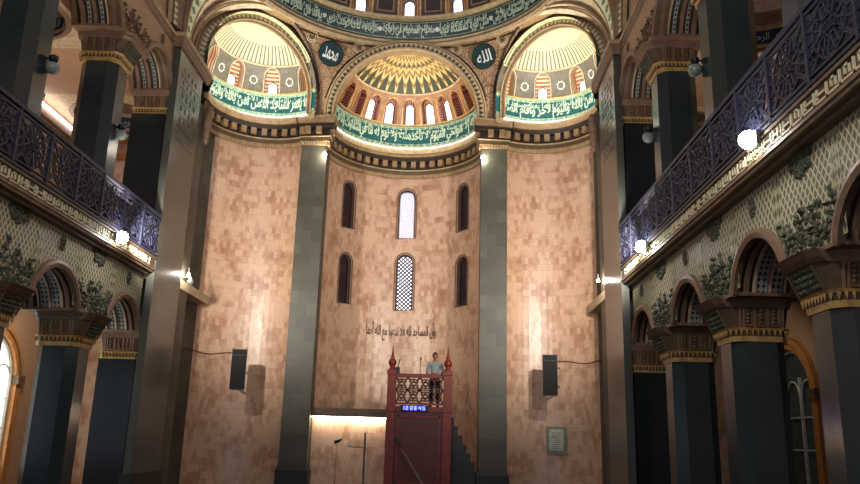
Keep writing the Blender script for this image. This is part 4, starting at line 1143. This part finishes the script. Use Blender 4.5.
# ------------------------------------------------------------------ lit ledge in the apse
e = structure(empty('trim_9'), 'low marble dado in the apse under a dark ledge with a warm strip light', 'dado')
b = MB(); b.box(-2.68, -.2, 25.5, 25.6, 0, 2.2, 'pink')
ux = [(-2.68, 0), (-.2, 0), (-.2, 2.2), (-2.68, 2.2)]
b = MB(); b.face([(x, 25.45, z) for x, z in ux], 'pink', ux); b.face([(-.2, 25.45, 0), (-.2, 26.2, 0), (-.2, 26.2, 2.2), (-.2, 25.45, 2.2)], 'pink', [(0, 0), (.7, 0), (.7, 2.2), (0, 2.2)]); b.build('dado', e)
b = MB(); b.box(-2.7, -.15, 25.3, 26.4, 2.26, 2.52, 'brown'); b.build('ledge', e)
b = MB(); b.box(-2.68, -.2, 25.34, 25.38, 2.215, 2.25, 'strip'); tag(b.build('strip_light'), 'warm strip light glowing under the ledge left of the pulpit', 'light')
l = bpy.data.lights.new('ledge_glow', 'AREA'); l.shape = 'RECTANGLE'; l.size = 2.4; l.size_y = .04; l.energy = 14; l.color = (1, .85, .65)
o = bpy.data.objects.new('ledge_glow', l); C.objects.link(o); o.location = (-1.44, 25.33, 2.2)

# ------------------------------------------------------------------ minbar (pulpit) and stairs
mbx = 1.0 - .18; Y0 = 24.0
pul = empty('pulpit', (.82, Y0, 0), 'tall red wooden pulpit with spired posts and a pierced balustrade', 'pulpit')
def lb(part, name): return part.build(name, pul)
b = MB(); b.box(-.86, .86, 0, 1.6, 2.42, 2.58, 'wood'); b.build('deck', pul)
b = MB(); b.box(-.82, .82, .03, .12, .0, 2.5, 'woodd')
for x0, x1, z0, z1 in ((-.66, .66, .3, 2.3),):
    for (a, c_, d_, f_) in ((x0, x1, z0, z0+.05), (x0, x1, z1-.05, z1), (x0, x0+.05, z0, z1), (x1-.05, x1, z0, z1)): b.box(a, c_, 0, .05, d_, f_, 'wood')
b.build('front_panel', pul)
for sx in (-1, 1):
    b = MB(); b.box(*sorted((sx*.80, sx*.86)), .12, 1.55, 0, 2.45, 'wood'); b.box(*sorted((sx*.84, sx*.89)), .3, 1.3, .4, 2.1, 'woodd'); b.build('side_panel', pul)
    b = MB(); px = sx*.87
    b.box(px-.13, px+.13, -.06, .2, 0, 3.62, 'wood')
    for z, w in ((0, .17), (2.42, .16), (3.55, .15)): b.box(px-w, px+w, -.1, .24, z, z+.13, 'wood')
    b.build('post', pul)
    b = MB(); b.lathe((px, .07, 3.68), [(.13, 0), (.1, .05), (.07, .1), (.12, .18), (.13, .25), (.09, .33), (.05, .38), (.07, .42), (.035, .47), (.022, .62), (.008, .78)], 'wood', 14)
    b.build('finial', pul, smooth=True)
b = MB(); b.box(-.76, .76, .0, .12, 3.46, 3.58, 'wood'); b.box(-.76, .76, .02, .1, 2.64, 2.7, 'wood'); b.build('top_rail', pul)
b = MB()      # pierced balustrade: octagon and star screen
G = lambda a, c_, w=.03: b.bar((a[0], .06, a[1]), (c_[0], .06, c_[1]), (.035, w), 'woodd', (0, 0, 1))
x0, x1, z0, z1 = -.74, .74, 2.7, 3.46; nx_, nz_ = 4, 2; cw, ch = (x1-x0)/nx_, (z1-z0)/nz_
for i in range(nx_):
    for j in range(nz_):
        cx_, cz_ = x0+cw*(i+.5), z0+ch*(j+.5); n = 8
        pts = [(cx_+.4*cw*cos(pi/8+2*pi*k/n), cz_+.4*ch*sin(pi/8+2*pi*k/n)) for k in range(n)]
        inn = [(cx_+.17*cw*cos(pi/8+2*pi*k/n), cz_+.17*ch*sin(pi/8+2*pi*k/n)) for k in range(n)]
        for k in range(n): G(pts[k], pts[(k+3) % n]); G(pts[k], pts[(k+1) % n], .035); G(inn[k], inn[(k+1) % n], .05)
        for sx in (-1, 1):
            for sz in (-1, 1): G((cx_+sx*.28*cw, cz_+sz*.28*ch), (cx_+sx*.5*cw, cz_+sz*.5*ch), .06)
for i in range(nx_+1): G((x0+cw*i, z0), (x0+cw*i, z1), .035)
for j in range(1, nz_): G((x0, z0+ch*j), (x1, z0+ch*j), .035)
b.build('balustrade', pul)
b = MB()
for sx in (-1, 1):
    for k in range(7): b.box(*sorted((sx*.80, sx*.84)), .3+k*.18, .34+k*.18, 2.6, 3.5, 'wood')
    b.box(*sorted((sx*.78, sx*.86)), .15, 1.5, 3.46, 3.56, 'wood')
b.build('side_rail', pul)
# LED display
e = empty('led_display', (.68, Y0-.002, 2.53), 'small blue lit digital clock display on the pulpit front', 'display')
b = MB(); b.box(-.44, .44, -.05, .0, -.09, .09, 'speaker'); b.build('case', e)
b = MB()
def digit(b, x, ch, w=.07, h=.11, t=.02):
    seg = {'0': 'abcdef', '1': 'bc', '2': 'abged', '3': 'abgcd', '4': 'fgbc', '5': 'afgcd', '6': 'afgedc', '7': 'abc', '8': 'abcdefg', '9': 'abcdfg'}[ch]
    R = {'a': (0, w, h-t, h), 'g': (0, w, h/2-t/2, h/2+t/2), 'd': (0, w, 0, t), 'f': (0, t, h/2, h), 'b': (w-t, w, h/2, h), 'e': (0, t, 0, h/2), 'c': (w-t, w, 0, h/2)}
    for q in seg: a, c_, d_, f_ = R[q]; b.box(x+a, x+c_, -.06, -.05, -.055+d_, -.055+f_, 'led')
for i, chh in enumerate('122845'): digit(b, -.38+.115*i+(.03 if i > 1 else 0)+(.03 if i > 3 else 0), chh)
for x in (-.145, .115): b.box(x, x+.015, -.06, -.05, -.02, .0, 'led'); b.box(x, x+.015, -.06, -.05, .02, .04, 'led')
b.build('digits', e)
# black marble stairs descending to the right
st = empty('staircase', (1.7, 25.0, 0), 'black marble stairs stepping down right of the pulpit', 'stairs')
for i in range(6):
    xa = .08+.14*i; zt = 2.32-.28*i
    b = MB(); b.box(xa, xa+.14, .25, 1.1, 0, zt, 'black'); b.box(xa, xa+.14, .22, .25, zt-.04, zt, 'black'); b.build('step', st)
for i, (zt, yy) in enumerate(((.78, .0), (.52, -.3), (.28, -.6))):
    b = MB(); b.box(0.08, .9, yy, yy+.32 if i else .25, 0, zt, 'black'); b.build('step', st)

# microphones and stand
e = empty('microphone', (1.16-.34, 24.14, 3.58), 'thin gooseneck microphone on the pulpit rail beside the speaker', 'microphone')
b = MB(); b.tube([(0, 0, 0), (0, .0, .22), (.01, .02, .42)], .012, 'steel', 6); b.build('gooseneck', e)
b = MB(); b.lathe((.01, .02, .42), [(.01, 0), (.022, .02), (.024, .1), (.01, .13)], 'speaker', 8); b.build('head', e)
e = empty('rail_lamp', (.12, 24.12, 3.58), 'small dark reading lamp on the left of the pulpit rail', 'lamp')
b = MB(); b.box(-.11, .06, -.05, .05, 0, .2, 'speaker'); b.build('body', e); b = MB(); b.tube([(.0, 0, .2), (.05, 0, .42), (.06, 0, .46)], .018, 'speaker', 6); b.build('stalk', e)
def stand(e, px): pass
e = empty('microphone_stand', (-.72, 23.2, 0), 'thin steel microphone stand with a side boom left of the pulpit', 'microphone stand')
b = MB(); b.tube([(0, 0, .02), (0, 0, 1.75)], .03, 'steel', 8); b.build('pole', e)
b = MB(); b.tube([(0, 0, 1.33), (-.5, -.02, 1.34)], .015, 'steel', 6); b.build('boom', e)
b = MB(); b.lathe((-.5, -.02, 1.36), [(.02, -.04), (.05, 0), (.03, .05)], 'txtw', 8); b.build('clip', e)
b = MB(); b.lathe((0, 0, 0), [(.2, 0), (.2, .02), (.03, .04)], 'dark', 16); b.build('base', e)
e = empty('hanging_microphone', (-1.5, 23.2, 1.5), 'small black microphone on a thin pole left of the microphone stand', 'microphone')
b = MB(); b.tube([(-.12, 0, -.05), (.02, 0, -.0), (.1, 0, .06)], [.05, .04, .025], 'speaker', 8); b.build('head', e)
b = MB(); b.tube([(-.05, .02, -.05), (-.05, .02, -1.49)], .008, 'steel', 5); b.build('pole', e)
e = empty('boom_microphone', (.45, 23.0, 0), 'silver boom arm with dark head slanting across the pulpit front', 'microphone')
b = MB(); b.tube([(-.1, .3, 1.35), (.58, -.2, .35)], .022, 'steel', 6); b.build('boom', e)
b = MB(); b.tube([(-.3, .45, 1.62), (-.1, .3, 1.35)], [.05, .03], 'speaker', 8); b.build('head', e)
b = MB(); b.tube([(.58, -.2, .4), (.58, -.2, .02)], .02, 'steel', 6); b.lathe((.58, -.2, 0), [(.18, 0), (.18, .02), (.03, .04)], 'dark', 14); b.build('stand', e)

# ------------------------------------------------------------------ person on the pulpit
def skin(name, chains, parent, mat, sub=2, root=0):
    """chains: list of [(x,y,z,r), ...] ; ('@k', ...) joins vertex index k"""
    vs, rs, es = [], [], []
    for ch in chains:
        prev = None
        for p in ch:
            if isinstance(p, int): prev = p; continue
            vs.append(p[:3]); rs.append(p[3] if isinstance(p[3], tuple) else (p[3], p[3])); i = len(vs)-1
            if prev is not None: es.append((prev, i))
            prev = i
    me = bpy.data.meshes.new(name); me.from_pydata(vs, es, [])
    o = bpy.data.objects.new(name, me); C.objects.link(o); o.parent = parent
    o.modifiers.new('skin', 'SKIN').use_smooth_shade = True
    if not me.skin_vertices:
        bpy.context.view_layer.objects.active = o
        bpy.ops.mesh.customdata_skin_add()
    for i, r in enumerate(rs): me.skin_vertices[0].data[i].radius = r; me.skin_vertices[0].data[i].use_root = (i == root)
    m = o.modifiers.new('sub', 'SUBSURF'); m.levels = sub; m.render_levels = sub
    me.materials.append(M[mat]); return o
per = empty('person', (1.28, 24.34, 2.58), 'person in a pale blue grey shirt and dark trousers standing on the pulpit, hands joined', 'person')
per.rotation_euler = (0, 0, R_(-8))
# body: root pelvis, spine, neck, head; arms; legs
chains = [[(0, 0, .88, (.13, .1)), (0, 0, 1.05, (.12, .095)), (0, .01, 1.25, (.15, .1)), (0, .01, 1.36, (.12, .085)), (0, 0, 1.43, .055), (0, -.015, 1.5, .052)],
          [0, (.09, 0, .84, .085), (.1, -.01, .46, .058), (.11, .01, .1, .04), (.115, -.1, .035, .035), (.12, -.16, .03, .025)],
          [0, (-.09, 0, .84, .085), (-.1, -.01, .46, .058), (-.11, .01, .1, .04), (-.115, -.1, .035, .035), (-.12, -.16, .03, .025)],
          [3, (.17, 0, 1.36, .055), (.25, .02, 1.1, .043), (.2, -.14, .98, .036), (.07, -.24, 1.01, .027)],
          [3, (-.17, 0, 1.36, .055), (-.25, .02, 1.1, .043), (-.2, -.14, .98, .036), (-.07, -.24, 1.01, .027)]]
skin('body', chains, per, 'skin')
for sx in (-1, 1):     # hands with five separate fingers folded over each other
    hc = [[(sx*.075, -.235, 1.01, (.024, .016)), (sx*.03, -.255, 1.015, (.03, .015))]]
    for k, (dz_, ln) in enumerate(((.028, .058), (.01, .066), (-.008, .06), (-.024, .048))):
        hc.append([1, (sx*.005, -.262, 1.015+dz_, .0095), (-sx*ln*.5, -.272+.004*k, 1.012+dz_, .009), (-sx*ln, -.262, 1.006+dz_, .008)])
    hc.append([0, (sx*.05, -.27, 1.035, .011), (sx*.02, -.292, 1.05, .0095), (sx*.0, -.296, 1.05, .008)])
    skin('hand', hc, per, 'skin', 1)
def ellip(b, c, r, m, nu=20, nv=14, f=None):
    vs = []; fs = []
    for j in range(nv+1):
        for i in range(nu):
            a = 2*pi*i/nu; e_ = -pi/2+pi*j/nv; p = Vector((cos(e_)*cos(a), cos(e_)*sin(a), sin(e_)))
            if f: p = f(p)
            vs.append((c[0]+r[0]*p.x, c[1]+r[1]*p.y, c[2]+r[2]*p.z))
    for j in range(nv):
        for i in range(nu): fs.append((j*nu+i, j*nu+(i+1) % nu, (j+1)*nu+(i+1) % nu, (j+1)*nu+i))
    b.mesh(vs, fs, m)
b = MB(); hc = (0, -.03, 1.585)
def hf(p):
    q = p.copy()
    if p.z < 0: q.x *= 1+.28*p.z; q.y *= 1+.12*p.z          # jaw
    if p.y < -.6 and abs(p.x) < .25 and -.35 < p.z < .1: q.y -= .14*(1-abs(p.x)/.25)      # nose
    if p.y < -.6 and .02 < p.z < .3 and .15 < abs(p.x) < .5: q.y += .06
    return q
ellip(b, hc, (.078, .095, .118), 'skin', 28, 20, hf)
for sx in (-1, 1): ellip(b, (sx*.079, -.02, 1.58), (.012, .022, .032), 'skin', 8, 6)
b.build('head', per, smooth=True)
b = MB()
for sx in (-1, 1): ellip(b, (sx*.03, -.115, 1.597), (.012, .008, .007), 'eye', 8, 6); b.bar((sx*.015, -.122, 1.615), (sx*.046, -.112, 1.617), .006, 'hair')
b.build('eyes', per)
b = MB(); ellip(b, (0, -.118, 1.533), (.022, .008, .006), 'lip', 10, 6); b.build('mouth', per)
b = MB()
def cap_(p):
    q = p.copy()
    if p.z < .15 and p.y < .1: q = q*.86
    if p.z < -.35: q = q*.8
    return q
ellip(b, (0, -.018, 1.605), (.087, .1, .118), 'hair', 24, 16, cap_); b.build('hair', per, smooth=True)
skin('shirt', [[(0, 0, .92, (.155, .12)), (0, 0, 1.08, (.145, .115)), (0, .01, 1.26, (.165, .12)), (0, .01, 1.37, (.13, .095)), (0, 0, 1.42, .065)],
               [3, (.175, 0, 1.36, .07), (.25, .02, 1.12, .06), (.235, -.04, 1.05, .055)], [3, (-.175, 0, 1.36, .07), (-.25, .02, 1.12, .06), (-.235, -.04, 1.05, .055)]], per, 'shirt')
skin('trousers', [[(0, 0, .9, (.15, .115)), (0, 0, .96, (.14, .11))], [0, (.095, 0, .8, .105), (.105, -.01, .46, .078), (.11, .01, .09, .065)], [0, (-.095, 0, .8, .105), (-.105, -.01, .46, .078), (-.11, .01, .09, .065)]], per, 'trouser')
for sx in (-1, 1):
    b = MB(); ellip(b, (sx*.115, -.06, .035), (.045, .13, .045), 'shoe', 12, 8); b.build('shoe', per, smooth=True)

# ------------------------------------------------------------------ lights
def point(n, loc, e_, col, r): 
    l = bpy.data.lights.new(n, 'POINT'); l.energy = e_; l.color = col; l.shadow_soft_size = r
    o = bpy.data.objects.new(n, l); C.objects.link(o); o.location = loc; return o
def area(n, loc, aim, sx, sy, e_, col):
    l = bpy.data.lights.new(n, 'AREA'); l.shape = 'RECTANGLE'; l.size = sx; l.size_y = sy; l.energy = e_; l.color = col
    o = bpy.data.objects.new(n, l); C.objects.link(o); o.location = loc
    o.rotation_euler = (Vector(aim)-Vector(loc)).to_track_quat('-Z', 'Y').to_euler(); return o
point('hall_chandelier', (0, 3.0, 10.5), 980, (1, .93, .84), .5)  # added fill lamp behind the camera, no chandelier is modelled
for s in (-1, 1):
    area('cove_glow', (s*4.6, 23.1, 12.62), (s*5.0, 23.7, 14.5), 1.6, .5, 95, (1, .95, .82))
    area('aisle_glow', (s*8.8, 20, 5.6), (s*8.8, 23.5, 0), 1, 4, 150 if s < 0 else 25, (1, .9, .75))  # added fill without a fixture, brightens the aisle end walls
    area('gallery_glow', (s*9.1, 17, 7.2), (s*8.6, 17, 12), 1, 11, 150 if s < 0 else 90, (1, .88, .78))  # added upward fill without a fixture, lifts the gallery ceilings
area('apse_cove_glow', (0, 25.7, 12.62), (0, 26.6, 15), 2.6, .5, 60, (1, .92, .76))
area('dome_daylight', (0, 20, 19.5), (0, 20, 10), 3, 3, 120, (.95, .95, 1))
w = bpy.data.worlds.new('world'); sc.world = w; w.use_nodes = True
bg = w.node_tree.nodes['Background']; bg.inputs[0].default_value = (.75, .82, 1.0, 1); bg.inputs[1].default_value = .35

# ------------------------------------------------------------------ camera
cam = bpy.data.cameras.new('camera'); co = bpy.data.objects.new('camera', cam); C.objects.link(co)
cam.sensor_width = 36; cam.lens = 763/860*36; cam.clip_start = .05; cam.clip_end = 200
up = Vector((82, 2942, -763)).normalized(); fw = Vector((10, -198, -763)); fw = (fw-up*fw.dot(up)).normalized(); rt = fw.cross(up)
co.matrix_world = Matrix.Translation((1.49, 0, 1.6)) @ Matrix((rt, fw, up)).to_4x4()
sc.camera = co
sc.view_settings.view_transform = 'Standard'; sc.view_settings.look = 'None'; sc.view_settings.gamma = 1; sc.view_settings.use_curve_mapping = False
sc.view_settings.exposure = 0.7
